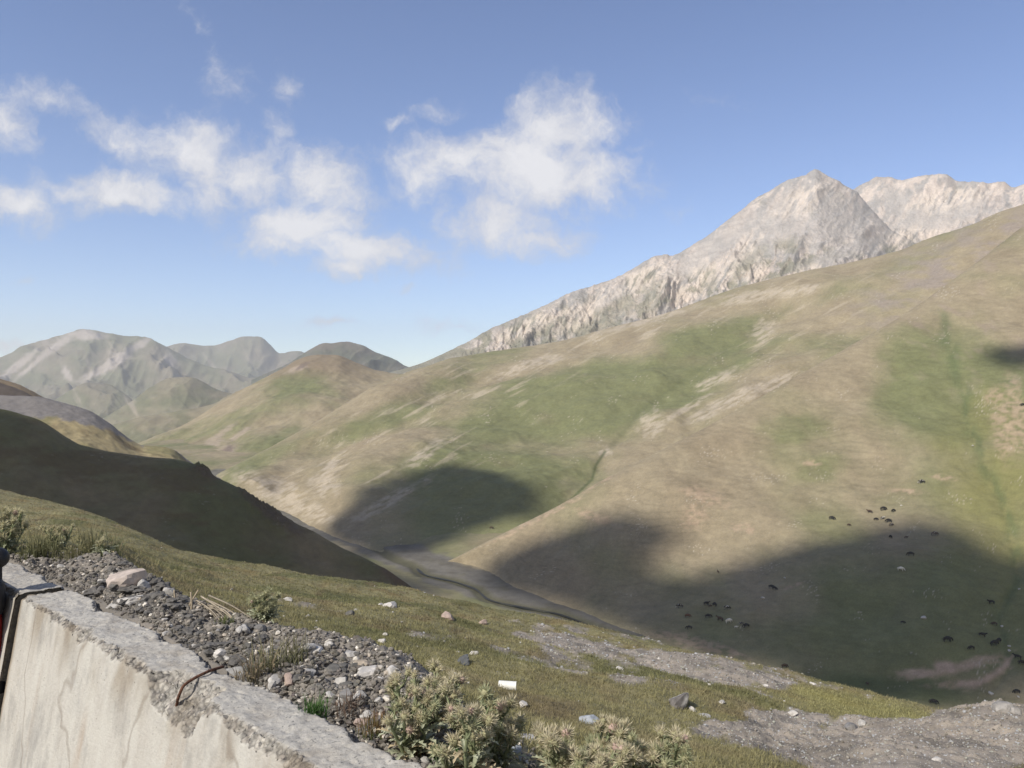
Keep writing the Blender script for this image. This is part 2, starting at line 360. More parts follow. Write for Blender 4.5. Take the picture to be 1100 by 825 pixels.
# ---- brown rounded hill at the head of the valley
crestP = [(-260, 560, 900), (60, 520, 950), (120, 490, 980), (157, 473, 1010), (196, 457, 1060), (245, 427, 1130), (294, 401, 1200), (330, 383, 1250), (345, 381, 1255), (360, 381, 1260), (379, 388, 1260), (405, 398, 1250), (450, 404, 1250), (560, 412, 1250)]
footP = [(-260, 600, 820), (100, 520, 820), (170, 498, 820), (260, 506, 760), (350, 480, 860), (560, 480, 900)]
def relP(X, Y, Z, U, V, T):
    e = np.clip(T/.5, 0, 1)*np.clip((3.1-T)/.8, .25, 1)
    return fbm(X/90, Y/90, 5, 91)*8*e+1.0*fbm((U*.6+V)/8, U/60, 4, 92)*e+fbm(X/15, Y/15, 3, 93)*.8
def colP(X, Y, Z, U, V, T):
    g = -.30+.35*blob(U, V, 300, 440, 60, 30, -30, .6)+.4*blob(U, V, 285, 482, 40, 8, -35, .6)-.5*blob(U, V, 350, 388, 50, 8, 0, .5)
    c = turf(X, Y, U, V, g, 90, 301)
    c = mixc(c, (.19, .145, .10), .6*blob(U, V, 340, 392, 70, 14, 0, .6))
    pl = np.zeros(U.shape)
    for q in [(232, 470, 24, 3, -35), (226, 480, 16, 4, -35), (240, 487, 14, 6, -30), (258, 466, 14, 2.5, -35), (320, 396, 12, 3, -20), (222, 494, 10, 5, -20), (375, 433, 6, 2, -40)]:
        pl = np.maximum(pl, blob(U, V, *q, .5, .6))
    c = mixc(c, (.36, .29, .23), pl*.7)
    return mixc(c, (.12, .09, .08), .7*blob(U, V, 244, 484, 8, 4, -30, .4)+.6*blob(U, V, 325, 393, 8, 2, -30, .4))
sheet('valley_head_hill', [footP, between(footP, crestP, .33, -.04), between(footP, crestP, .67, -.02), crestP, beyond(crestP, 0, 80, 20), beyond(crestP, 0, 300, 110)],
      -260, 560, 560, [60, 70, 70, 10, 6], M_mid, relP, colP)

# ---- dark slope on the left
crestB = [(-300, 415, 320), (0, 439, 330), (39, 450, 336), (88, 478, 340), (131, 487, 345), (183, 493, 350), (209, 499, 352), (229, 511, 351), (258, 526, 350), (278, 541, 348), (308, 557, 346), (334, 570, 345), (370, 590, 343), (400, 604, 340), (430, 622, 334), (447, 634, 330), (462, 648, 324)]
footB = [(-300, 720, 215), (0, 720, 225), (200, 700, 250), (300, 680, 280), (400, 657, 310), (440, 650, 318), (462, 656, 314)]
def relB(X, Y, Z, U, V, T):
    e = np.clip(T/.5, 0, 1)*np.clip((3.1-T)/.8, .15, 1)
    h = fbm(X/60, Y/60, 4, 111)*4*e+fbm(X/9, Y/9, 4, 112)*.5
    # crags breaking the crest
    cr = np.maximum(blob(U, V, 219, 505, 10, 5, 25, .5), blob(U, V, 285, 548, 34, 7, 36, .5))
    h += cr*(.8+2.2*ridged(X/4, Y/4, 4, 113))
    return h-1.5*sst(fbm(X/22, Y/40, 3, 114), .1, .5)*e
def colB(X, Y, Z, U, V, T):
    g = .25*fbm(U/70, V/30, 3, 115)+.15
    c = turf(X, Y, U, V, g, 50, 401)
    c = mixc(c, (.17, .125, .07), .6*sst(fbm(U/60+3, V/14, 4, 116)+.8*blob(U, V, 100, 500, 130, 14, 10, .6), .1, .7))
    c = mixc(c, (.18, .11, .085), .8*blob(U, V, 425, 612, 26, 14, 40, .5))
    cr = np.maximum(blob(U, V, 222, 507, 14, 5, 25, .5), blob(U, V, 290, 549, 40, 7, 36, .5))
    c = mixc(c, (.16, .12, .10), cr*.8)
    pl = sst(pn(U/4, V/2, 117)*pn(U/40, V/20, 118), .3, .4)
    return mixc(c, (.42, .38, .33), pl*.4)*np.array([.62, .60, .52])  # whole slope's turf colour darkened to deepen its cloud shade
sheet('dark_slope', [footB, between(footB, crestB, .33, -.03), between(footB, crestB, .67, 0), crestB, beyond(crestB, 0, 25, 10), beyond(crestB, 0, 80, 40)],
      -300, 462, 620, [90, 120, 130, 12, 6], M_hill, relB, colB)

# ---- roadside spur behind it: grey embankment, road bench, tan crest
crestR = [(-300, 395, 430), (0, 424.5, 440), (36, 426, 445), (65, 432, 448), (95, 441, 450), (118, 455, 452), (141, 473, 455), (154, 479, 456), (170, 480, 460), (183, 482, 462), (200, 495, 465), (212, 505, 466), (240, 530, 470)]
footR = [(-300, 500, 370), (0, 500, 375), (100, 510, 385), (200, 525, 400), (240, 545, 410)]
def relR(X, Y, Z, U, V, T):
    e = np.clip(T/.5, 0, 1)*np.clip((3.1-T)/.8, .15, 1)
    return fbm(X/25, Y/25, 4, 121)*1.6*e+fbm(X/5, Y/5, 3, 122)*.3+.5*fbm(X/9, Y/9, 4, 123)*e
def colR(X, Y, Z, U, V, T):
    c = mixc(np.broadcast_to(np.array([.33, .27, .15]), X.shape+(3,)), (.20, .155, .085), sst(fbm(X/14, Y/14, 4, 124), -.1, .5))
    c = mixc(c, OLV, sst(fbm(X/30+7, Y/30, 4, 125), 0, .5)*.7)
    line = np.interp(U, [-300, 0, 36, 60, 88, 118, 141, 154, 160], [430, 446, 449, 448, 455, 462, 474, 480, 470])
    gr = sst(V-line+3*fbm(U/12, V/8, 3, 126), 2, -2)*sst(U, 168, 155)
    return mixc(c, (.195, .18, .17), gr)
sheet('road_embankment', [footR, between(footR, crestR, .33), between(footR, crestR, .67), crestR, beyond(crestR, 0, 7, 0.4), beyond(crestR, 0, 60, 40)],
      -300, 240, 440, [40, 60, 70, 10, 6], M_hill, relR, colR)
# cut bank above the road bench
crestQ = [(-300, 360, 470), (-60, 392, 462), (0, 410, 460), (20, 417, 458), (33, 423.5, 456), (40, 428, 455), (60, 440, 455)]
footQ = [(-300, 420, 446), (0, 425.3, 447), (40, 429, 450), (60, 442, 450)]
sheet('road_cut_bank', [footQ, crestQ, beyond(crestQ, 0, 40, -2), beyond(crestQ, 0, 120, 30)], -300, 60, 260, [30, 8, 8], M_hill,
      lambda X, Y, Z, U, V, T: fbm(X/6, Y/6, 4, 131)*.5, lambda X, Y, Z, U, V, T: mixc(np.broadcast_to(np.array([.085, .07, .06]), X.shape+(3,)), (.24, .18, .11), sst(T, .75, 1.0)))
# far road section showing right of the crest
crestS = [(160, 480, 560), (175, 480.5, 560), (186, 483, 560), (200, 493, 562), (225, 512, 565)]
footS = [(160, 500, 530), (225, 530, 530)]
sheet('far_embankment', [footS, crestS, beyond(crestS, 0, 30, 12)], 160, 225, 120, [40, 8], M_hill,
      lambda X, Y, Z, U, V, T: fbm(X/6, Y/6, 4, 132)*.6, lambda X, Y, Z, U, V, T: mixc(np.broadcast_to(np.array([.20, .18, .165]), X.shape+(3,)), (.30, .25, .18), sst(fbm(X/8, Y/8, 3, 133), 0, .4)))

# ---- rocky mountain: front peak and ridge behind
crestF = [(400, 405, 1450), (450, 391, 1550), (500, 368, 1650), (529, 352, 1700), (570, 334.5, 1750), (616, 314, 1800), (663, 297, 1850), (715, 273, 1900), (721, 275, 1905), (756, 256, 1950), (791, 230, 2000), (815, 211, 2050), (827, 205, 2060), (850, 192, 2090), (864, 189, 2100), (876, 183, 2110), (888, 189, 2110), (908, 201, 2110), (922, 210, 2110), (943, 233, 2080), (960, 250, 2050), (984, 262, 2000), (1010, 275, 1950), (1100, 300, 1900), (1380, 300, 1900)]
footF = [(400, 425, 1280), (500, 405, 1280), (700, 372, 1280), (900, 315, 1280), (1100, 320, 1280), (1380, 320, 1280)]
crestF2 = [(860, 240, 2500), (905, 212, 2500), (920, 203, 2500), (931, 197, 2500), (943, 190.5, 2500), (955, 190.5, 2500), (966, 194, 2490), (985, 191, 2480), (1004, 188.5, 2470), (1017, 189, 2460), (1030, 196, 2450), (1042, 196, 2440), (1060, 197, 2430), (1077, 195, 2420), (1088, 202, 2410), (1100, 199, 2400), (1150, 180, 2380), (1380, 150, 2300)]
footF2 = [(860, 300, 2100), (1000, 285, 2050), (1100, 260, 1950), (1380, 200, 1900)]
def scree(U, V):
    m = np.zeros(U.shape)
    for q in [(765, 268, 55, 13, -36), (835, 238, 46, 24, -32), (893, 240, 34, 32, 40), (1000, 232, 60, 14, -10), (960, 218, 14, 20, -20), (655, 318, 20, 8, -30), (905, 272, 50, 10, -20)]: m = np.maximum(m, blob(U, V, *q, .5, .5))
    return m
def crag(U, V):
    m = np.zeros(U.shape)
    for q in [(722, 312, 20, 17, -35), (752, 300, 12, 20, 30), (778, 295, 22, 8, -60), (812, 292, 14, 9, -20), (690, 300, 30, 9, -30), (620, 338, 30, 12, -30), (565, 353, 36, 8, -25), (640, 325, 24, 8, -50), (805, 262, 16, 8, -50), (1020, 215, 40, 12, -10), (860, 215, 30, 12, -30), (970, 255, 26, 10, -20), (870, 295, 30, 8, -15)]: m = np.maximum(m, blob(U, V, *q, .5, .6))
    return m
def relF(X, Y, Z, U, V, T):
    e = np.clip(T/.4, 0, 1)*np.clip((3.15-T)/1.2, .10, 1)
    # ribs fall to the lower left as seen from the road
    a = R(58); p = U*math.sin(a)+V*math.cos(a); q = U*math.cos(a)-V*math.sin(a)
    w = 12*fbm(U/60, V/60, 3, 141)
    e = e*(1-.7*scree(U, V))*(1+.5*crag(U, V))*sst(U, 430, 540)
    h = 38*(ridged((p+w)/62, (q+w)/190, 5, 142, .5)-.35)*e
    h += 11*(ridged((p+w)/19, q/42, 5, 144, .6)-.35)*e
    h += 5*(ridged(U/22, V/22, 5, 143, .6)-.3)*(.35+.65*e)*sst(U, 440, 540)
    h += 4*(ridged(U/7, V/7, 4, 145, .6)-.3)*(.4+.6*e)*sst(U, 440, 540)
    return h
def colF(X, Y, Z, U, V, T):
    n = fbm(U/26, V/26, 6, 151, .6)
    a_ = R(58); p_ = U*math.sin(a_)+V*math.cos(a_); q_ = U*math.cos(a_)-V*math.sin(a_)
    n = n*.6+.7*fbm(p_/9+fbm(U/20, V/20, 3, 158), q_/34, 5, 157)
    c = mixc(np.broadcast_to(np.array([.58, .495, .425]), X.shape+(3,)), (.35, .325, .30), sst(n, -.12, .22))
    c = mixc(c, (.17, .14, .13), sst(ridged(p_/13+2, q_/30, 4, 159), .62, .85)*.55*sst(V, 230, 300))
    c = mixc(c, (.46, .37, .31), sst(fbm(U/35+5, V/35, 4, 152), .15, .6)*.45)
    c = c*(1+.16*fbm(p_/4, q_/60, 4, 160))[..., None]
    # slope of the built surface: gentle parts hold scree and grass
    dY = np.gradient(Z, axis=0)/np.maximum(np.abs(np.gradient(Y, axis=0)), .4)
    gent = sst(dY, .75, .15)
    c = mixc(c, (.305, .29, .27), gent*.7)
    low = sst(V-np.interp(U, [400, 520, 600, 700, 800, 880, 1000, 1380], [372, 352, 330, 300, 275, 262, 255, 250]), -12, 14)
    gr = low*sst(fbm(U/22+2, V/15, 5, 153)+.25*gent, .02, .32)
    gr = np.maximum(gr, sst(fbm(U/40+8, V/26, 4, 154)+.2*gent, .42, .7)*.6)
    gr = np.maximum(gr, sst(U, 520, 478)*(.85))
    for q in [(690, 300, 16, 9, -20), (702, 320, 12, 16, 10), (640, 345, 40, 12, -20), (590, 352, 36, 8, -22), (800, 284, 10, 22, 35), (815, 268, 12, 8, 0), (845, 262, 16, 8, 0), (560, 350, 24, 5, -24), (670, 325, 14, 12, -10), (760, 300, 10, 12, 30), (860, 285, 20, 6, -10)]:
        gr = np.maximum(gr, .9*blob(U, V, *q, .6, .6))
    c = mixc(c, (.19, .185, .12), gr*.7)
    c = mixc(c, (.41, .375, .34), scree(U, V)*.75)
    c = mixc(c, (.64, .55, .46), crag(U, V)*sst(fbm(p_/5, q_/16, 4, 161), -.3, .15)*.75)
    return c*(1-.35*crag(U, V)*sst(fbm(p_/3.5+7, q_/22, 4, 162), .25, .5))[..., None]
sheet('rocky_mountain', [footF, between(footF, crestF, .33, -.06), between(footF, crestF, .67, -.04), crestF, beyond(crestF, 0, 120, 60), beyond(crestF, 0, 500, 330)],
      400, 1380, 1100, [130, 150, 150, 10, 6], M_rock, relF, colF)
sheet('rocky_ridge', [footF2, between(footF2, crestF2, .33, -.04), between(footF2, crestF2, .67, -.02), crestF2, beyond(crestF2, 0, 120, 60), beyond(crestF2, 0, 500, 330)],
      860, 1380, 600, [90, 100, 90, 10, 6], M_rock, relF, colF)

# ---- far hills at the left
def far(name, crest, foot, u0, u1, seed, amp, cols, dry=.0, extra=None, nu=420, rib=.6):
    def rel(X, Y, Z, U, V, T):
        e = np.clip(T/.6, 0, 1)*np.clip((3.1-T)/.9, .12, 1)
        s = 60.
        return amp*(e*(ridged(U/95+seed, V/60, 3, seed, .4)-.4)*1.3+e*rib*.7*(ridged((U*.8+V*.7)/22, (U-V)/60, 3, seed+1, .4)-.4)+.05*fbm(U/8, V/8, 4, seed+2))
    def colr(X, Y, Z, U, V, T):
        n = sst(fbm(U/40+seed, V/22, 5, seed+3), -.35, .35)
        c = mixc(np.broadcast_to(np.array(cols[0]), X.shape+(3,)), cols[1], n)
        c = c*(1+.25*fbm(U/12+seed, V/7, 5, seed+8, .6))[..., None]
        c = mixc(c, (.34, .29, .24), sst(fbm((U-V*.6)/14, (U*.6+V)/60, 5, seed+4), .34, .62)*.55)
        if extra: c = extra(c, U, V)
        return c
    return sheet(name, [foot, between(foot, crest, .33, -.04), between(foot, crest, .67, -.03), crest, beyond(crest, 0, 200, 40), beyond(crest, 0, 900, 400)], u0, u1, nu, [50, 60, 60, 8, 5], M_far, rel, colr)
gA = (.15, .15, .095); gB = (.195, .172, .125)
def exG1(c, U, V):
    pl = np.zeros(U.shape)
    for q in [(20, 392, 24, 4, -38), (40, 388, 30, 2.5, -40), (72, 402, 9, 4, 60), (100, 402, 16, 4, -30), (118, 392, 16, 5, -38), (150, 370, 14, 4, -30), (130, 384, 20, 5, -32), (183, 386, 8, 5, 50), (92, 360, 24, 5, 0), (60, 372, 26, 4, -35)]:
        pl = np.maximum(pl, blob(U, V, *q, .5, .6))
    return mixc(c, (.40, .35, .31), pl*.8)
far('far_mountain', [(-320, 440, 5000), (-120, 410, 5000), (0, 383, 5000), (33, 369, 5000), (70, 358, 5000), (92, 354, 5000), (124, 359, 4950), (157, 364, 4900), (183, 375, 4850), (216, 390, 4800), (255, 401, 4700), (290, 411, 4600), (340, 425, 4500)],
    [(-320, 478, 3600), (0, 474, 3600), (200, 470, 3600), (340, 462, 3600)], -320, 340, 501, 95, (gA, gB), extra=exG1)
far('second_far_mountain', [(100, 400, 6500), (160, 380, 6500), (180, 372, 6500), (196, 369, 6500), (226, 371, 6500), (245, 366, 6500), (262, 362, 6500), (278, 362, 6500), (290, 370, 6500), (301, 379, 6500), (317, 376, 6500), (330, 379, 6500), (380, 392, 6500), (520, 410, 6500)],
    [(100, 450, 5000), (520, 450, 5000)], 100, 520, 601, 100, (gA, gB), nu=320)
far('dark_far_hill', [(270, 408, 3300), (310, 390, 3300), (330, 377, 3300), (347, 369.5, 3300), (360, 368.5, 3300), (373, 367, 3300), (389, 371, 3300), (405, 379, 3300), (422, 386, 3300), (435, 393, 3300), (470, 402, 3300), (560, 412, 3300)],
    [(270, 445, 2500), (560, 430, 2500)], 270, 560, 701, 36, ((.10, .105, .075), (.15, .13, .10)), nu=260)
far('far_green_spur', [(0, 470, 3300), (40, 440, 3300), (59, 429, 3300), (80, 417, 3300), (95, 411, 3300), (115, 412, 3300), (130, 420, 3250), (144, 431, 3200), (165, 446, 3200), (200, 460, 3200)],
    [(0, 490, 2700), (200, 484, 2700)], 0, 200, 801, 34, ((.145, .145, .09), (.19, .168, .118)), nu=220, rib=.3)
far('far_rounded_spur', [(60, 475, 2700), (111, 449, 2700), (130, 438, 2700), (141, 431, 2700), (164, 414, 2700), (183, 406, 2700), (200, 405, 2700), (213, 408, 2700), (239, 420, 2700), (262, 424, 2700), (300, 428, 2700), (360, 440, 2700)],
    [(60, 500, 2150), (360, 480, 2150)], 60, 360, 901, 26, ((.145, .145, .085), (.205, .18, .12)), nu=280, rib=.3)
far('far_low_ridge', [(-100, 500, 1850), (60, 478, 1850), (100, 464, 1850), (124, 455, 1850), (157, 447, 1850), (196, 441, 1850), (229, 434, 1850), (245, 425, 1850), (272, 413, 1850), (300, 402, 1850), (360, 400, 1850)],
    [(-100, 520, 1450), (360, 500, 1450)], -100, 360, 951, 14, ((.16, .155, .09), (.22, .19, .125)), nu=280, rib=.3)

# ---- foreground slope
def wallback(us):
    v = np.maximum(626+.5*(us-70)+4, 560); Y = .85*F/(v-4-CV); z = -.875
    return CV-z/Y*F, Y
def wallback2(us):
    v, Y = wallback(us); z = (CV-v)/F*Y-.25; Y = Y-.12
    return CV-z/Y*F, Y
berm = [(-320, 560, 6.2), (-60, 590, 4.6), (0, 596, 4.2), (70, 592, 4.1), (110, 596, 3.95), (150, 610, 3.6), (190, 638, 3.25), (220, 655, 3.05), (250, 664, 2.95), (330, 682, 2.75), (400, 700, 2.62), (440, 716, 2.5), (500, 775, 2.25), (560, 815, 2.15), (600, 835, 2.15), (700, 865, 2.3), (800, 880, 2.5), (900, 885, 2.7), (1100, 890, 3), (1400, 900, 3)]
r3 = [(-320, 690, 6.6), (0, 680, 6), (110, 690, 5.5), (200, 704, 5), (330, 712, 5), (440, 732, 4.9), (500, 745, 4.8), (545, 755, 4.9), (600, 785, 4.0), (700, 805, 3.8), (800, 805, 4.4), (900, 812, 5), (1000, 808, 5.3), (1100, 806, 5.6), (1400, 806, 6)]
r4 = [(-320, 560, 16), (0, 588, 9), (110, 591, 9), (150, 615, 9), (200, 640, 9), (250, 655, 9), (330, 673, 9), (440, 692, 9), (560, 716, 9), (690, 737, 8.5), (800, 768, 8), (850, 785, 7.6), (920, 786, 7.8), (970, 781, 8.2), (1020, 772, 8.6), (1060, 764, 8.9), (1085, 762, 9), (1140, 764, 9.3), (1400, 780, 10)]
r5 = [(-320, 510, 45), (0, 568, 25), (110, 583, 22), (150, 598, 21), (200, 618, 20), (330, 645, 20), (440, 663, 20), (560, 686, 19), (690, 713, 17), (800, 737, 15), (850, 752, 14.5), (900, 766, 14), (960, 782, 13.5), (1020, 792, 13), (1080, 792, 13), (1400, 805, 13)]
r6 = [(-320, 470, 120), (-100, 500, 95), (0, 528, 80), (60, 543, 70), (110, 559, 60), (150, 575, 50), (180, 589, 45), (210, 597, 42), (240, 603, 40), (330, 618, 38), (430, 635, 36), (560, 660, 33), (620, 671, 32), (690, 690, 30), (780, 706, 28), (870, 729, 25), (900, 734, 24.5), (950, 748, 23), (1020, 770, 21), (1080, 785, 20), (1400, 830, 20)]
r7 = [(-320, 540, 200), (0, 575, 130), (200, 650, 80), (430, 692, 70), (690, 755, 60), (870, 800, 50), (1020, 850, 45), (1400, 900, 45)]
r8 = [(-320, 760, 230), (0, 760, 230), (430, 760, 226), (870, 860, 176), (1400, 930, 152)]
GC = {}
def grassness(X, Y, U, V, T):
    if X.shape not in GC: GC[X.shape] = grassness_(X, Y, U, V, T)
    return GC[X.shape]
def grassness_(X, Y, U, V, T):
    """0 where bare stones and dust show through the turf"""
    n = fbm(X*.9, Y*.35, 5, 161); n2 = fbm(X*.3, Y*.12, 4, 162)
    bare = np.zeros(U.shape)
    for q in [(660, 700, 90, 16, 14, .72), (780, 722, 100, 20, 13, .8), (860, 742, 60, 14, 12, .9), (700, 735, 60, 9, 10, .6), (520, 700, 50, 5, 5, .55), (470, 688, 60, 5, 6, .6), (610, 712, 30, 8, 10, .6), (690, 682, 60, 6, 14, .7), (330, 655, 60, 6, 8, .4), (880, 800, 130, 16, 8, 1.4), (990, 808, 150, 26, -2, 1.6), (1080, 785, 80, 22, 0, 1.6), (830, 778, 60, 9, -3, 1.2), (960, 785, 120, 14, -8, 1.3)]:
        bare = np.maximum(bare, q[5]*blob(U, V, *q[:5], .6, .5))
    bare += 1.4*sst(T, 2.45, 2.1)*sst(U, 640, 420)
    bare -= 1.3*blob(U, V, 930, 765, 100, 11, 14, .4)*sst(T, 4.0, 4.6)
    return 1-sst(bare+.7*n+.3*n2+.25*fbm(X*3.1, Y*1.4, 3, 189), .35, .75)
def relG(X, Y, Z, U, V, T):
    e = sst(T, 2.1, 3.4)*sst(T, 7., 6.)
    h = .12*fbm(X/1.5, Y/1.5, 4, 163)*sst(T, 2, 3)+.03*fbm(X/.35, Y/.35, 4, 164)+.30*fbm(X/6, Y/6, 3, 165)*sst(T, 3.6, 5)*sst(T, 7., 6.2)
    h += (.04*fbm(X/.12, Y/.12, 4, 166)+.016*ridged(X/.06, Y/.06, 4, 168)+.008*fbm(X/.02, Y/.02, 2, 169)-.012)*sst(T, 1.02, 1.3)*sst(T, 2.6, 1.5)*sst(U, 640, 480)
    h += (1-grassness(X, Y, U, V, T))*(.03*fbm(X/.22, Y/.22, 4, 187)+.02*fbm(X/.07, Y/.07, 2, 188))*sst(T, 2.5, 3)
    h += .10*ridged(X/.9, Y/.9, 4, 167)*sst(np.abs(U-1080), 140, 40)*sst(T, 3, 3.6)*sst(T, 5, 4.3)
    return h
def colG(X, Y, Z, U, V, T):
    g = grassness(X, Y, U, V, T)
    n = fbm(X/1.1, Y/2.2, 5, 171); n2 = fbm(X/4+3, Y/7, 4, 172)
    gc = mixc(np.broadcast_to(np.array([.235, .21, .11]), X.shape+(3,)), (.21, .165, .075), sst(n, -.1, .5))
    gc = mixc(gc, (.12, .122, .05), sst(n2, -.05, .5)*.75)
    gc = mixc(gc, (.16, .12, .075), sst(fbm(X*1.3, Y*.5, 4, 173), .25, .6)*.6)
    gc = mixc(gc, (.225, .205, .075), .8*blob(U, V, 930, 762, 95, 14, 14, .5))
    dc = mixc(np.broadcast_to(np.array([.33, .285, .235]), X.shape+(3,)), (.215, .19, .16), sst(fbm(X*2.1, Y*1.1, 5, 174), -.2, .5))
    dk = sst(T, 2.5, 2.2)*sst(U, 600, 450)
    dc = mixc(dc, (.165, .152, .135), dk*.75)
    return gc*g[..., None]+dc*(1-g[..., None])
GD = {}
def keep(X, Y, Z, U, V, T, c): GD.update(X=X, Y=Y, Z=Z, U=U, V=V, T=T, c=c)
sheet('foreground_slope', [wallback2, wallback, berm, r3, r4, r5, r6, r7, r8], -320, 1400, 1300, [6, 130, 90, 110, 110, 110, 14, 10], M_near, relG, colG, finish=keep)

# ---- the rest of the ground, out to the horizon, and the road the photographer stands on
s = 9000
o = mk('ground', [(-s, -s, -240), (s, -s, -240), (s, s, -240), (-s, s, -240)], [(0, 1, 2, 3)], simple('plain_turf', (.17, .16, .09), .95, .2, .01)); tag(o, kind='structure')
DX = np.array([-.7276, .6860]); NX = np.array([.6860, .7276])
def W(s_, n_, z): p = DX*s_+NX*n_; return (p[0], p[1], z)
rdv = [];
for a in np.linspace(-30, 30, 61):
    for bb in (-9, -6, -3, 0, .80): rdv.append(W(a, bb, -1.70))
road = mk('road', rdv, gridfaces(61, 5), simple('asphalt', (.06, .058, .055), .9, .2, 8, bd=.01)); tag(road, kind='structure')

# ------------------------------------------------------------------ finding the ground under a pixel of the photograph
def bvh(sh):
    if 'X' in sh and sh['o'].name != 'foreground_slope':
        A = np.stack([sh['X'], sh['Y'], sh['Z']], -1)[::2, ::2]; return BVHTree.FromPolygons(A.reshape(-1, 3).tolist(), gridfaces(*A.shape[:2]).tolist())
    me = sh['o'].data; n = len(me.vertices); co = np.empty(n*3, np.float32); me.vertices.foreach_get('co', co)
    f = np.empty(len(me.polygons)*4, np.int32); me.loops.foreach_get('vertex_index', f)
    return BVHTree.FromPolygons(co.reshape(-1, 3).tolist(), f.reshape(-1, 4).tolist())
BV = {s_['o'].name: bvh(s_) for s_ in SHEETS if s_['o'].name in ('near_hillside', 'middle_hillside', 'dark_slope', 'foreground_slope', 'valley_floor')}
def hit(u, v, only=None):
    d = Vector(((u-CU)/F, 1, (CV-v)/F)).normalized(); best = None
    for k, t in BV.items():
        if only and k not in only: continue
        h, n, i, dist = t.ray_cast(Vector((0, 0, 0)), d)
        if h and (best is None or dist < best[1]): best = (h, dist, n)
    return best[0] if best else None
def ground_z(x, y):
    h, n, i, dist = BV['foreground_slope'].ray_cast(Vector((x, y, 5)), Vector((0, 0, -1)))
    return h.z if h else None

# ------------------------------------------------------------------ stones
def ico(sub):
    bm = bmesh.new(); bmesh.ops.create_icosphere(bm, subdivisions=sub, radius=1)
    V = np.array([v.co[:] for v in bm.verts]); Fc = np.array([[v.index for v in f.verts] for f in bm.faces]); bm.free(); return V, Fc
ICO = {k: ico(k) for k in (1, 2, 3, 4)}
def rockshape(seed, sub, planes=14, rough=.06, flat=.7):
    r = np.random.RandomState(seed); V, Fc = ICO[sub]
    P = r.normal(size=(planes, 3)); P /= np.linalg.norm(P, axis=1)[:, None]; d = r.uniform(.62, 1., planes)
    dot = V@P.T; rad = np.min(np.where(dot > .05, d/np.maximum(dot, .05), 9), axis=1); rad = np.minimum(rad, 1.25)
    V = V*rad[:, None]
    if rough:
        V = V*(1+rough*(fbm(V[:, 0]*1.7+seed, V[:, 1]*1.7+V[:, 2]*1.3, 4, seed)))[:, None]
    return V*np.array([1, r.uniform(.65, .95), flat*r.uniform(.8, 1.1)]), Fc
def rock(name, loc, size, colr, label, cat='rock', group=None, seed=1, sub=3, flat=.65, rz=None, dark=None, sink=.3, rough=.12):
    V, Fc = rockshape(seed, sub, flat=flat, rough=rough); V = V*size
    n = fbm(V[:, 0]/size*1.4+seed, V[:, 1]/size*1.4+V[:, 2]/size, 4, seed+5)
    c = np.array(colr)*(1+.25*n)[:, None]
    if dark is not None: c = mixc(c, dark, sst(n+V[:, 0]/size*.5, -.1, .25))
    o = mk(name, V, Fc, M_stone, c, smooth=False)
    o.location = (loc[0], loc[1], loc[2]+size*flat*(.5-sink)); o.rotation_euler = (0, 0, rz if rz is not None else seed*1.3)
    return tag(o, label, cat, group)
WHT = (.52, .49, .45); LGR = (.42, .40, .37); MGR = (.22, .21, .20); DGR = (.14, .133, .122); PNK = (.40, .31, .26)
FGO = ('foreground_slope',)
def rpx(u, v, wpx, colr, label, seed, only=FGO, name='rock', group=None, sub=3, flat=.65, dark=None, sink=.3):
    p = hit(u, v, only)
    if p is None: return
    return rock(name, p, wpx/F*p.y*.62, colr, label, 'rock', group, seed, sub, flat, dark=dark, sink=sink)
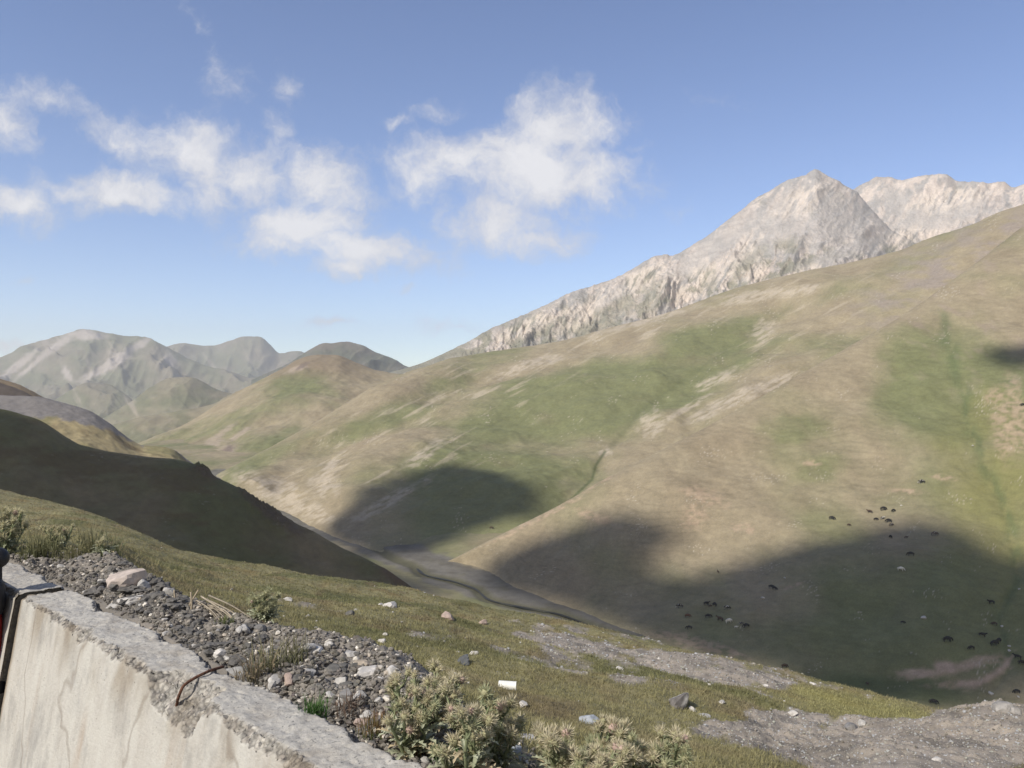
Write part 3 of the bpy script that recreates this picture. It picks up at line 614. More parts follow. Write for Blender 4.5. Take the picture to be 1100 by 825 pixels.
rocks = [
 (133, 628, 36, (.46, .39, .34), 'large pinkish pale rock half buried in the rubble behind the wall', 5, .7, None),
 (155, 630, 14, LGR, 'pale rounded rock touching the right end of the large pinkish rock', 6, .7, None),
 (110, 625, 8, WHT, 'small white stone touching the left end of the large pinkish rock', 7, .7, None),
 (166, 629, 9, WHT, 'small white stone on the rubble crest beside a brown stone', 8, .7, None),
 (182, 637, 13, (.16, .13, .11), 'dark brown stone with a pale top on the rubble crest', 9, .8, LGR),
 (144, 645, 22, WHT, 'flat whitish slab lying on dark clods behind the wall', 10, .35, None),
 (125, 652, 16, LGR, 'flat light grey slab just left of the whitish slab behind the wall', 12, .35, None),
 (102, 640, 10, LGR, 'light grey stone near the back edge of the wall below the large pinkish rock', 13, .6, None),
 (235, 702, 20, WHT, 'whitish flat stone in dark rubble above the rusty bar', 14, .45, None),
 (245, 708, 9, LGR, 'small light grey stone against the right end of the whitish flat stone', 15, .6, None),
 (263, 677, 14, LGR, 'pale stone on the crest at the end of the dry stalks', 16, .6, None),
 (256, 722, 22, (.30, .29, .27), 'long light grey slab beside the broken gap in the wall', 17, .35, None),
 (297, 732, 15, LGR, 'tilted narrow grey stone at the back edge of the wall', 18, .6, None),
 (310, 733, 13, PNK, 'beige stone leaning beside the tilted narrow grey stone', 19, .8, None),
 (338, 700, 16, WHT, 'white elongated stone high in the rubble heap', 20, .5, None),
 (331, 696, 12, LGR, 'light grey stone at the top left of the rubble heap', 21, .7, None),
 (353, 693, 8, WHT, 'small white stone on the rubble heap crest', 22, .7, None),
 (376, 704, 15, LGR, 'flat pale stone on the crest of the rubble heap', 23, .4, None),
 (392, 714, 16, (.38, .32, .25), 'tan stone between pale stones in the rubble heap', 24, .5, None),
 (396, 722, 26, WHT, 'long white slab at the right side of the rubble heap', 25, .35, None),
 (421, 722, 14, WHT, 'white round stone at the right end of the rubble heap', 26, .75, None),
 (331, 724, 13, LGR, 'rounded grey white stone in the middle of the rubble heap', 27, .75, None),
 (366, 737, 14, LGR, 'upright pale stone near the lower edge of the rubble heap', 28, .9, None),
 (373, 747, 15, MGR, 'mid grey stone under the upright pale stone', 29, .7, None),
 (369, 755, 14, LGR, 'speckled grey stone beside the wall back edge under the rubble heap', 30, .7, None),
 (394, 771, 14, LGR, 'light grey stone left of the thistle foot', 31, .6, None),
 (390, 777, 15, PNK, 'brownish stone at the back edge of the wall left of the thistle', 32, .6, None),
 (356, 721, 16, DGR, 'near black stone in the middle of the rubble heap', 33, .8, None),
 (454, 788, 15, WHT, 'whitish stone under the large thistle', 34, .6, None),
 (487, 729, 11, (.5, .5, .5), 'grey white stone half hidden behind the large thistle', 35, .7, None),
 (503, 776, 10, WHT, 'small white stone between the two large thistles', 36, .7, None),
 (545, 793, 10, WHT, 'small white stone at the foot of the right thistle', 37, .7, None),
 (548, 809, 28, (.30, .32, .34), 'bluish grey rock between the thistles at the bottom edge', 38, .6, None),
 (563, 793, 17, LGR, 'light grey flat rock above the bluish grey rock', 39, .4, None),
 (420, 652, 18, WHT, 'white elongated rock on the grass slope near the valley edge', 40, .5, None),
 (409, 650, 4, WHT, 'tiny white stone left of the white elongated rock', 41, .7, None),
 (375, 661, 11, DGR, 'dark rock with a pale rim lying on the grass slope', 42, .6, None),
 (480, 664, 14, PNK, 'pinkish speckled rock on the grass slope', 43, .7, None),
 (519, 670, 8, PNK, 'small pinkish rock right of the pinkish speckled rock', 44, .7, None),
 (411, 690, 10, WHT, 'pale stone on the grass above the rubble heap end', 45, .6, None),
 (414, 682, 5, WHT, 'small white stone just above the pale stone on grass', 46, .6, None),
 (331, 662, 5, WHT, 'small white stone on grass above the round thistle right side', 47, .6, None),
 (309, 645, 8, LGR, 'light stone at the right shoulder of the round thistle', 48, .6, None),
 (499, 711, 14, (.12, .125, .13), 'dark grey boulder on grass behind the large thistle', 49, .6, None),
 (508, 703, 9, WHT, 'white stone just above the dark grey boulder', 50, .6, None),
 (492, 701, 5, WHT, 'tiny white stone left of the white stone above the boulder', 51, .6, None),
 (562, 758, 9, WHT, 'round white stone on the grass below the white cylinder', 52, .8, None),
 (634, 776, 16, (.36, .38, .40), 'smooth bluish grey stone behind the right thistle', 53, .8, None),
 (730, 758, 28, (.17, .155, .145), 'grey boulder with a pale right end beside the gravel track', 54, .65, LGR),
 (743, 763, 10, WHT, 'whitish stone at the right foot of the grey boulder', 55, .7, None),
 (775, 755, 8, WHT, 'white stone on the grass right of the grey boulder', 56, .6, None),
 (757, 770, 12, LGR, 'flat pale stone at the start of the gravel track', 57, .4, None),
 (851, 767, 9, WHT, 'white flat stone at the grassy rim of the gravel track', 58, .5, None),
 (666, 719, 7, WHT, 'white stone in the bare patch of the slope', 59, .5, None),
 (708, 708, 4, WHT, 'small bright stone high in the bare patch', 60, .6, None),
 (762, 736, 5, WHT, 'small white stone at the lower side of the bare patch', 61, .6, None),
 (873, 735, 6, WHT, 'flat white stone on the yellow green grass tongue', 62, .4, None),
 (822, 737, 5, WHT, 'small white stone left of the yellow green grass tongue', 63, .6, None),
 (1079, 764, 20, (.30, .28, .255), 'jagged grey rock crowning the gravel mound', 64, .7, None),
 (1090, 766, 14, (.30, .28, .255), 'broken grey rock right of the jagged rock on the mound', 65, .7, None),
 (915, 783, 14, MGR, 'small grey rock at the rim of the gravel track', 66, .7, None),
 (926, 779, 9, LGR, 'pale stone next to the small grey rock on the gravel rim', 67, .7, None),
 (1006, 817, 9, WHT, 'pale stone in the near gravel at the bottom right', 68, .5, None),
]
for u, v, w, cc, lab, sd_, fl, dk in rocks:
    rpx(u, v, w, cc, lab, sd_, flat=fl, dark=dk, sub=3)
# pale stones on the opposite slope
for i, (u, v, w, lab) in enumerate([(992, 664, 5, 'pale rock standing alone in the cloud shadow of the near hillside'), (1095, 633, 3, 'tiny pale rock high beside the green gully'), (1076, 673, 3, 'tiny pale rock in the green gully beside a black cow'),
        (1084, 694, 3, 'upper of two tiny pale rocks in the green gully'), (1084, 699, 3, 'lower of two tiny pale rocks in the green gully'), (1094, 749, 3, 'tiny pale rock below the last black cow by the valley bottom'), (1064, 745, 5, 'pale rock beside the brown river bank'),
        (968, 543, 2, 'tiny pale rock above the grazing group'), (1045, 479, 3, 'pale rock beside the pale scree patch at right'), (843, 621, 3, 'white rock on the edge of the cloud shadow'), (820, 643, 4, 'pale rock left of the lone pair of cows')]):
    rpx(u, v, w, WHT, lab, 200+i, ('near_hillside',), sub=2)

# scattered stones: one mesh of loose gravel per place
def scatter_mesh(name, P, S, C, mat, sub=1, flat=.7, protos=18):
    pr = [rockshape(900+i, sub, 10, 0 if sub == 1 else .08, flat) for i in range(protos)]; Vs = []; Fs = []; Cs = []; off = 0
    k = RS.randint(protos, size=len(P)); a = RS.uniform(0, 2*math.pi, len(P)); b = RS.normal(0, .35, len(P))
    for j in range(protos):
        idx = np.where(k == j)[0]
        if not len(idx): continue
        V, Fc = pr[j]; ca, sa = np.cos(a[idx]), np.sin(a[idx]); cb, sb = np.cos(b[idx]), np.sin(b[idx])
        x, y, z = [np.repeat(V[None, :, q], len(idx), 0) for q in range(3)]
        x, z = x*cb[:, None]-z*sb[:, None], x*sb[:, None]+z*cb[:, None]
        x, y = x*ca[:, None]-y*sa[:, None], x*sa[:, None]+y*ca[:, None]
        vv = np.stack([x, y, z], -1)*S[idx][:, None, None]+P[idx][:, None]
        Vs.append(vv.reshape(-1, 3)); Fs.append((Fc[None]+(np.arange(len(idx))*len(V))[:, None, None]+off).reshape(-1, 3)); off += len(idx)*len(V)
        Cs.append(np.repeat(C[idx][:, None], len(V), 1).reshape(-1, 3))
    return mk(name, np.concatenate(Vs), np.concatenate(Fs), mat, np.concatenate(Cs), smooth=False)
def sample(n, cond, wfun=None):
    """random points on the foreground sheet, even over the picture"""
    X, Y, Z, U, V, T = [GD[k] for k in 'XYZUVT']; nr, nc = X.shape
    w = cond(X, Y, Z, U, V, T).astype(float)
    w *= np.abs(np.gradient(V, axis=0))+.25
    w[-1] = 0; w[:, -1] = 0
    w /= w.sum(); idx = RS.choice(nr*nc, n, p=w.ravel()); r, c_ = idx//nc, idx % nc; fr = RS.rand(n); fc = RS.rand(n)
    g = lambda A: (A[r, c_]*(1-fr)*(1-fc)+A[r+1, c_]*fr*(1-fc)+A[r, c_+1]*(1-fr)*fc+A[r+1, c_+1]*fr*fc)
    return np.stack([g(X), g(Y), g(Z)], -1), g(U), g(V), g(T)
def stonecol(n, dark=.5):
    t = RS.rand(n)[:, None]; base = np.where(t < dark, np.array([[.145, .138, .128]]), np.where(t < dark+.3, np.array([[.21, .20, .185]]), np.where(t < .93, np.array([[.36, .33, .29]]), np.array([[.56, .54, .50]]))))
    return base*RS.uniform(.75, 1.25, (n, 1))*np.array([1.05, 1, .93])+RS.normal(0, .002, (n, 3))
inb = lambda X, Y, Z, U, V, T: (T > 1.0)*(T < 2.25)*(U < 560+60*fbm(U/20, V/20, 3, 3))*(U > -40)*(.35+(T > 1.1))
P, u_, v_, t_ = sample(24000, inb); S = .0016+.0105*RS.rand(len(P))**4.5; P[:, 2] += S*.3
tag(scatter_mesh('gravel', P, S, stonecol(len(P), .55), M_gravel), 'dark and pale gravel of the rubble bank behind the concrete wall', 'gravel', kind='stuff')
P, u_, v_, t_ = sample(17000, lambda X, Y, Z, U, V, T: (1-grassness(X, Y, U, V, T))*(T > 2.5)*(T < 6)*(U > 150)); S = (.0007+.0017*RS.rand(len(P))**5)*np.maximum(P[:, 1], 3.5); P[:, 2] += S*.2
tag(scatter_mesh('gravel', P, S, np.minimum(stonecol(len(P), .25)*1.25, .36), M_gravel), 'fine gravel on the bare patches and track of the grassy slope', 'gravel', kind='stuff')
P, u_, v_, t_ = sample(200, lambda X, Y, Z, U, V, T: (T > 2.7)*(T < 6)*(U > 100)*1.); S = (.0008+.0022*RS.rand(len(P))**3)*P[:, 1]; P[:, 2] += S*.2
tag(scatter_mesh('pebbles', P, S, np.array(WHT)*RS.uniform(.6, 1.05, (len(P), 1)), M_gravel), 'tiny pale stones dotted over the grassy slope', 'gravel', kind='stuff')
# medium stones of the rubble bank: countable
P, u_, v_, t_ = sample(150, lambda X, Y, Z, U, V, T: (T > 1.08)*(T < 2.05)*(U < 520)*(U > 60)*1.)
for i in range(len(P)):
    r_ = RS.rand(); wt = .009+.014*RS.rand()**2
    cc = DGR if r_ < .45 else MGR if r_ < .75 else LGR
    lab = {DGR: 'dark grey angular stone in the rubble bank behind the wall', MGR: 'mid grey angular stone in the rubble bank behind the wall', LGR: 'pale grey angular stone in the rubble bank behind the wall'}[cc]
    rock('stone', P[i], wt, tuple(np.array(cc)*RS.uniform(.8, 1.15)), lab, 'stone', lab.split(' angular')[0]+' stones of the rubble bank', 300+i, 2, .6, sink=.15)
# dark clods behind the wall, left of the rubble heap
P, u_, v_, t_ = sample(70, lambda X, Y, Z, U, V, T: (T > 1.1)*(T < 1.95)*(U < 290)*(U > 95)*1.)
for i in range(len(P)):
    rock('clod', P[i], .014+.022*RS.rand(), (.13, .122, .112), 'dark crumbly clod of asphalt rubble behind the wall', 'clod', 'dark clods behind the wall', 500+i, 3, .5, sink=.15, rough=.55)

# ------------------------------------------------------------------ concrete wall
def concrete():
    m, nt, b = newmat('wall_concrete'); L = nt.links; tc = N(nt, 'ShaderNodeTexCoord'); v = tc.outputs['Object']
    at = lambda n: N(nt, 'ShaderNodeAttribute', attribute_name=n).outputs['Fac']
    mp = N(nt, 'ShaderNodeMapping'); mp.inputs['Scale'].default_value = (1, 1, .16); L.new(v, mp.inputs[0])
    streak = noise_node(nt, mp.outputs[0], 16, 6, .65)
    face = ramp(nt, streak, [(.25, (.42, .385, .33)), (.45, (.50, .47, .415)), (.65, (.54, .515, .455))])
    blot = noise_node(nt, v, 5.5, 6, .6); face = mixrgb(nt, 'MIX', ramp(nt, blot, [(.50, (0, 0, 0)), (.70, (.4, .4, .4))]), face, (.33, .32, .30))
    mpr = N(nt, 'ShaderNodeMapping'); mpr.inputs['Scale'].default_value = (1, 1, .1); mpr.inputs['Location'].default_value = (3, 1, 2); L.new(v, mpr.inputs[0])
    rust = noise_node(nt, mpr.outputs[0], 9, 4, .6); face = mixrgb(nt, 'MIX', ramp(nt, rust, [(.58, (0, 0, 0)), (.75, (.45, .45, .45))]), face, (.37, .27, .19))
    pit = N(nt, 'ShaderNodeTexVoronoi'); pit.inputs['Scale'].default_value = 55; L.new(v, pit.inputs['Vector'])
    n3 = noise_node(nt, v, 8, 3)
    pitm = N(nt, 'ShaderNodeMath', operation='MULTIPLY')
    L.new(ramp(nt, pit.outputs['Distance'], [(.07, (1, 1, 1)), (.15, (0, 0, 0))]), pitm.inputs[0]); L.new(ramp(nt, n3, [(.52, (0, 0, 0)), (.6, (1, 1, 1))]), pitm.inputs[1])
    face = mixrgb(nt, 'MIX', pitm.outputs[0], face, (.16, .14, .12))
    top = ramp(nt, noise_node(nt, v, 38, 8, .7), [(.35, (.33, .315, .29)), (.5, (.44, .415, .37)), (.7, (.50, .475, .425))])
    top = mixrgb(nt, 'MIX', ramp(nt, noise_node(nt, v, 110, 3, .6), [(.60, (0, 0, 0)), (.66, (.8, .8, .8))]), top, (.13, .13, .125))
    vo = N(nt, 'ShaderNodeTexVoronoi'); vo.inputs['Scale'].default_value = 105; vo.inputs['Randomness'].default_value = 1; L.new(v, vo.inputs['Vector'])
    sep = N(nt, 'ShaderNodeSeparateColor'); L.new(vo.outputs['Color'], sep.inputs[0])
    vo.inputs['Scale'].default_value = 75; L.new(mixrgb(nt, 'LINEAR_LIGHT', .012, v, N(nt, 'ShaderNodeTexNoise').outputs['Color']), vo.inputs['Vector'])
    ag = ramp(nt, sep.outputs[0], [(0, (.11, .105, .10)), (.25, (.25, .23, .21)), (.6, (.40, .36, .31)), (1, (.56, .52, .45))])
    ag = mixrgb(nt, 'MIX', ramp(nt, noise_node(nt, v, 24, 5, .7), [(.42, (0, 0, 0)), (.56, (1, 1, 1))]), ag, ramp(nt, noise_node(nt, v, 90, 6, .75), [(.35, (.20, .19, .17)), (.6, (.44, .41, .36))]))
    ag = mixrgb(nt, 'MULTIPLY', 1., ag, ramp(nt, vo.outputs['Distance'], [(.3, (1, 1, 1)), (.8, (.6, .6, .6))]))
    mk_ = N(nt, 'ShaderNodeMapping'); mk_.inputs['Scale'].default_value = (1, 1, .45); L.new(v, mk_.inputs[0])
    face = mixrgb(nt, 'MIX', ramp(nt, noise_node(nt, mk_.outputs[0], 7.5, 7, .66), [(.53, (0, 0, 0)), (.66, (.5, .5, .5))]), face, (.27, .255, .235))
    wn = N(nt, 'ShaderNodeTexWave'); wn.inputs['Scale'].default_value = .9; wn.inputs['Distortion'].default_value = 7; wn.inputs['Detail'].default_value = 4; wn.inputs['Detail Scale'].default_value = 1.6; L.new(v, wn.inputs['Vector'])
    face = mixrgb(nt, 'MIX', ramp(nt, wn.outputs['Fac'], [(0, (.45, .45, .45)), (.006, (0, 0, 0))]), face, (.24, .20, .16))
    top = mixrgb(nt, 'MIX', ramp(nt, noise_node(nt, v, 9, 6, .6), [(.48, (0, 0, 0)), (.68, (.6, .6, .6))]), top, (.30, .265, .22))
    c = mixrgb(nt, 'MIX', at('topm'), face, top); c = mixrgb(nt, 'MIX', at('broken'), c, ag)
    c = mixrgb(nt, 'MULTIPLY', at('dirt'), c, (.52, .44, .35))
    L.new(c, b.inputs['Base Color']); b.inputs['Roughness'].default_value = .93; b.inputs['Specular IOR Level'].default_value = .2
    h = N(nt, 'ShaderNodeMath', operation='MULTIPLY'); L.new(vo.outputs['Distance'], h.inputs[0]); L.new(at('broken'), h.inputs[1])
    h2 = N(nt, 'ShaderNodeMath', operation='SUBTRACT'); L.new(noise_node(nt, v, 70, 8, .7), h2.inputs[0]); L.new(h.outputs[0], h2.inputs[1])
    bump(nt, b, h2.outputs[0], .8, .006)
    return m
M_con = concrete()
def wall(s0, s1, nf, ztop, parent, name, chip, seed, shade=0, width=.18):
    ns = int((s1-s0)/.005); S = np.linspace(s0, s1, ns)
    q = np.concatenate([np.linspace(-.85, -.15, 70, endpoint=False), np.linspace(-.15, .0, 32, endpoint=False), np.linspace(0, width, 40), np.linspace(width+.01, width+.35, 10)])
    s, qq = np.meshgrid(S, q); s = s.T; qq = qq.T
    D = np.where(qq < 0, -qq, np.where(qq > width, qq-width, 0)); n = np.where(qq < 0, nf-.17*D, np.where(qq > width, nf+width, nf+np.clip(qq, 0, width))); z = ztop-D
    # broken front edge
    c_ = np.full(s.shape, .010)+.022*np.clip(fbm(s*3.1, 0*s, 3, seed)+.25, 0, 1)+.02*np.clip(fbm(s*14, 0*s, 3, seed+1), 0, 1)
    for (a, b_, amp) in chip: c_ += amp*sst(s, a-.03, a+.03)*sst(s, b_+.03, b_-.03)*(1+.25*fbm(s*20, z*20, 2, seed+7))
    c_ += .022*np.clip(fbm(s*7+3, 0*s, 4, seed+12), 0, 1)+.013*fbm(s*26, (z+n)*30, 4, seed+2)
    sm = (n-nf)+(ztop-z); inside = (qq > -.5) & (qq <= width+.2)
    pu = np.where(inside, np.clip(c_-sm, 0, None), 0)*.5
    # back edge crumbles too
    cb = .01+.07*np.clip(fbm(s*3.3+5, 0*s, 4, seed+3)+.15, 0, 1)+.012*fbm(s*30, 0*s, 3, seed+4)
    sb = (nf+width-n)+(ztop-z); pb = np.where(qq > 0, np.clip(cb-sb, 0, None), 0)*.5
    br = np.clip(sst(pu, 0.0, .004)+sst(pb, 0, .005), 0, 1)
    rg = fbm(s*45+2, (z-n)*45, 4, seed+5)
    rg = rg+.6*fbm(s*110, (z-n)*110, 3, seed+15); n2 = n+pu-pb+br*.008*rg; z2 = z-pu-pb+br*.008*rg+(qq >= 0)*.009*fbm(s*6, n*9, 5, seed+6, .6)*(1-br)-(qq >= 0)*.010*np.clip(fbm(s*38, n*38, 3, seed+9)-.22, 0, 1)
    n2 = n2+np.where(qq < 0, .0025*fbm(s*12, z*6, 4, seed+8), 0)
    p = s[..., None]*DX+n2[..., None]*NX
    topm = sst(qq, -.012, .004)
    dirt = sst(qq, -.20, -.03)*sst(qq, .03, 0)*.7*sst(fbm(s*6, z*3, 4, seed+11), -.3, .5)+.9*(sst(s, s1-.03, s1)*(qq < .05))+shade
    V = np.concatenate([p, z2[..., None]], -1)
    o = mk(name, V, gridfaces(*s.shape)[:, ::-1], M_con, None, True, parent, dict(topm=topm, broken=br, dirt=np.clip(dirt, 0, 1)))
    # end caps
    for k, ss in ((0, s0), (-1, s1)):
        pass
    return o
we = empty('concrete_wall', W(2, .985, -1.70), 'pale weathered concrete wall with broken edges beside the rubble bank', 'wall')
wo = wall(.1, 3.62, .985, -.85, None, 'wall_panel', [(2.08, 2.38, .058)], 601); wo.parent = we; wo.matrix_parent_inverse = Matrix.Translation(-we.location)
def capmesh(name, s, nf, ztop, width, par):
    V = [W(s, nf-.145, ztop-.85), W(s, nf, ztop-.03), W(s, nf+.03, ztop), W(s, nf+width-.02, ztop), W(s, nf+width, ztop-.02), W(s, nf+width, ztop-.85)]
    o = mk(name, V, [tuple(range(6))], M_con, None, False, None, dict(topm=[0]*6, broken=[.6]*6, dirt=[.6]*6)); o.parent = par; o.matrix_parent_inverse = Matrix.Translation(-par.location); return o
capmesh('wall_end', 3.617, .987, -.852, .178, we)
we2 = empty('concrete_wall', W(5, .99, -1.70), 'grey stained concrete wall section at the left edge past the joint', 'wall')
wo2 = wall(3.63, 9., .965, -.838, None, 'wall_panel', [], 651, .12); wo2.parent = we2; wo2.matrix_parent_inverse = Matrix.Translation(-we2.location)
capmesh('wall_end', 3.653, .967, -.842, .178, we2)

# ------------------------------------------------------------------ tubes
def tube(pts, rad, sides=6):
    pts = np.array(pts, float); n = len(pts); rad = np.broadcast_to(np.asarray(rad, float), (n,)); t = np.gradient(pts, axis=0); t /= np.linalg.norm(t, axis=1)[:, None]+1e-9
    up = np.array([0, 0, 1.]) if abs(t[0, 2]) < .9 else np.array([1., 0, 0]); V = []
    for i in range(n):
        a = np.cross(up, t[i]); a /= np.linalg.norm(a)+1e-9; b = np.cross(t[i], a)
        for k in range(sides): th = 2*math.pi*k/sides; V.append(pts[i]+rad[i]*(a*math.cos(th)+b*math.sin(th)))
    Fc = []
    for i in range(n-1):
        for k in range(sides):
            k2 = (k+1) % sides; Fc += [(i*sides+k, i*sides+k2, (i+1)*sides+k2), (i*sides+k, (i+1)*sides+k2, (i+1)*sides+k)]
    for k in range(1, sides-1): Fc += [(0, k+1, k), ((n-1)*sides, (n-1)*sides+k, (n-1)*sides+k+1)]
    return np.array(V), np.array(Fc)
class TB:
    def __init__(s): s.V = []; s.F = []; s.C = []; s.n = 0
    def add(s, V, Fc, c):
        V = np.asarray(V, float); s.V.append(V); s.F.append(np.asarray(Fc)+s.n); s.n += len(V); c = np.asarray(c, float); s.C.append(np.broadcast_to(c, (len(V), 3)) if c.ndim == 1 else c)
    def build(s, name, mat, parent=None, smooth=True): return mk(name, np.concatenate(s.V), np.concatenate(s.F), mat, np.concatenate(s.C), smooth, parent)
def at(u, v, Y): return np.array([(u-CU)/F*Y, Y, (CV-v)/F*Y])
def spl(pts, n=24):
    pts = np.array(pts); k = np.arange(len(pts)); return pchip(k, pts, np.linspace(0, len(pts)-1, n))
V, Fc = tube(spl([at(189, 762, 2.28), at(192, 748, 2.26), at(198, 736, 2.27), at(208, 729, 2.3), at(222, 722, 2.34), at(240, 716, 2.42)], 40), .0043, 10)
tag(mk('rebar', V, Fc, simple('rust', (.13, .06, .035), .9, .3, 120, bd=.002)), 'bent rusty reinforcing bar sticking out of the broken wall edge', 'rebar')

# dry stalks on the crest
for (lab, pts) in (('upright dead stalk on the crest behind the wall', [(200, 665, 3.05), (203, 652, 3.05), (213, 634, 3.05)]), ('short leaning dead stalk left of the upright one', [(184, 655, 3.1), (188, 643, 3.1), (187, 634, 3.1)]),
                   ('forked dead stalk between two others', [(203, 668, 3.0), (206, 650, 3.0), (205, 636, 3.0)])):
    t = TB(); t.add(*tube(spl([at(*p) for p in pts], 12), np.linspace(.005, .003, 12), 6), (.38, .31, .22)); tag(t.build('dead_stalk', M_dry), lab, 'stalk')
t = TB()
for i in range(11):
    a = at(210+RS.uniform(-8, 22), 643+RS.uniform(-4, 14), 3.05); b = at(262+RS.uniform(-26, 12), 677+RS.uniform(-14, 4), 2.92); m_ = (a+b)/2+np.array([0, 0, RS.uniform(-.0, .02)])
    t.add(*tube(spl([a, m_, b], 10), np.linspace(.0034, .0018, 10), 5), np.array([.34, .29, .22])*RS.uniform(.6, 1.1))
tag(t.build('dry_stalk_bundle', M_dry), 'bundle of dry pale stalks lying along the crest behind the wall', 'stalks')

# ------------------------------------------------------------------ plants
def leaf(base, d, up, L, w, lobes=6, droop=.4, c0=(.10, .13, .065), c1=(.16, .19, .10)):
    """spiny lobed leaf as a strip with zigzag edges"""
    d = d/np.linalg.norm(d); side = np.cross(d, up); side /= np.linalg.norm(side)+1e-9; upv = np.cross(side, d)
    n = lobes*2+1; V = []; C = []
    for i in range(n):
        t_ = i/(n-1); p = base+d*L*t_+upv*(L*(.25*math.sin(t_*2.2)-droop*t_*t_)); ww = w*math.sin(math.pi*min(.97, .12+t_*.86))**.6*(1.0 if i % 2 else .38)
        lift = upv*ww*.45
        V += [p, p+side*ww+d*(ww*.5 if i % 2 else 0)+lift, p-side*ww+d*(ww*.5 if i % 2 else 0)+lift]; cc = np.array(c0)*(1-t_)+np.array(c1)*t_; C += [cc*1.25, cc, cc]
    Fc = []
    for i in range(n-1):
        a = 3*i; b = a+3; Fc += [(a, a+1, b+1), (a, b+1, b), (a, b, b+2), (a, b+2, a+2)]
    return np.array(V), np.array(Fc), np.array(C)
def head(tb, c, ax, r, r0, col_sp, col_core, n=110):
    """thistle head: an egg-shaped core in a burst of straw-coloured spines"""
    V, Fc = ICO[2]; tb.add(V*np.array([r0, r0, r0*1.1])+c, Fc, np.array(col_core)*(1+.3*V[:, 2:3]))
    D = RS.normal(size=(n, 3))+ax*.55; D /= np.linalg.norm(D, axis=1)[:, None]
    for d in D:
        s = np.cross(d, RS.normal(size=3)); s /= np.linalg.norm(s); L = r*RS.uniform(.7, 1.15); p = c+d*r0*.85; w = r*.06
        cc = np.array(col_sp)*RS.uniform(.75, 1.15)
        tb.add([p+s*w, p-s*w, c+d*L+np.array([0, 0, .1*L])], [(0, 1, 2)], [cc*.75, cc*.75, cc])
def thistle(name, base, H, spread, nst, seed, label, head_r=.028, straw=1., group=None, hc=None, leafk=1., cat='thistle'):
    global RS
    keepRS = RS; RS = np.random.RandomState(seed)
    root = empty(name, base, label, cat, group); base = np.zeros(3)
    st = TB(); lv = TB(); heads = []
    for i in range(nst):
        th = 2*math.pi*(i+RS.uniform(-.3, .3))/nst; sp = spread*RS.uniform(.35, 1.)*(1 if i else .15); h = H*RS.uniform(.5, 1.04)
        tip = np.array([math.cos(th)*sp, math.sin(th)*sp, h]); pts = spl([base+np.array([math.cos(th), math.sin(th), 0])*.015, base+tip*np.array([.45, .45, .5])+RS.normal(0, .012, 3), tip], 14)
        st.add(*tube(pts, np.linspace(.0055, .003, 14), 6), np.array([.20, .22, .12])*RS.uniform(.85, 1.15)); heads.append((tip, (pts[-1]-pts[-3])))
        for k in range(int(8*leafk)):
            t_ = .08+.85*k/12./max(leafk, 1); j = min(12, int(t_*13)); p = pts[j]; an = k*2.4+i+RS.uniform(-.4, .4); el = RS.uniform(.1, .7)
            d = np.array([math.cos(an)*math.cos(el), math.sin(an)*math.cos(el), math.sin(el)]); L = max(H, .15)*RS.uniform(.26, .44)*(1.15-.65*t_)
            g_ = RS.uniform(.8, 1.25); sv = RS.rand(); cA = np.array([.25, .27, .165])*g_; cB = np.array([.41, .42, .30])*g_
            if RS.rand() < .22*straw: cA, cB = np.array([.38, .31, .19]), np.array([.52, .43, .28])
            lv.add(*leaf(p, d, np.array([0, 0, 1.]), L, L*.17, 6, RS.uniform(.1, .5), cA, cB))
        for k in range(RS.randint(3, 5)):
            j = RS.randint(6, 12); an = RS.uniform(0, 6.28); L = H*RS.uniform(.14, .30); tip2 = pts[j]+np.array([math.cos(an)*L*.7, math.sin(an)*L*.7, L])
            q = spl([pts[j], pts[j]+(tip2-pts[j])*np.array([.6, .6, .4]), tip2], 8); st.add(*tube(q, np.linspace(.0035, .0022, 8), 5), (.20, .22, .12)); heads.append((tip2, q[-1]-q[-3]))
            for kk in range(3):
                an2 = RS.uniform(0, 6.28); lv.add(*leaf(q[3+kk], np.array([math.cos(an2), math.sin(an2), .5]), np.array([0, 0, 1.]), H*.16, H*.03, 4, .2, (.13, .16, .08), (.24, .25, .15)))
    st.build('stem', M_dry, root); lv.build('foliage', M_leaf, root, smooth=False)
    for (p, ax) in heads:
        tb = TB(); ax = ax/np.linalg.norm(ax); hr = head_r*RS.uniform(.75, 1.15); ripe = RS.rand()
        sp_ = hc if hc else (.72, .64, .44) if ripe < .7*straw else (.52, .53, .32); core = (.52, .38, .32) if ripe < .08 else (.36, .34, .20)
        head(tb, p, ax, hr, hr*.42, sp_, core, 90); tb.build('flower_head', M_leaf, root, smooth=False)
    RS = keepRS
    return root
def gp(u, v, dz=0):
    p = hit(u, v, FGO); return (p.x, p.y, p.z+dz)
def gY(u, Y):
    x = (u-CU)/F*Y; z = ground_z(x, Y); return (x, Y, z if z is not None else -.9)
def th(u, Y, vt, *a, name='thistle', **k):
    g = gY(u, Y); thistle(name, g, max(.06, (CV-vt)/F*Y-g[2]-.012-.028*(u < 560)), *a, **k)
th(443, 1.95, 716, .095, 8, 21, 'leftmost bushy thistle with straw coloured spiny heads behind the wall', .021)
th(505, 1.86, 730, .085, 8, 22, 'tall thistle with the thickest stem, right of the leftmost bushy thistle', .023)
th(472, 2.12, 712, .085, 7, 23, 'thistle with dense tan heads behind the two front bushy thistles', .023)
th(538, 1.98, 742, .075, 7, 24, 'thistle with pale spiny heads just below the white cylinder', .024)
th(600, 1.90, 774, .08, 8, 25, 'thistle with pinkish buds left of centre in the bottom right clump', .024)
th(662, 2.00, 776, .09, 9, 26, 'thistle with the largest straw heads in the middle of the bottom right clump', .028)
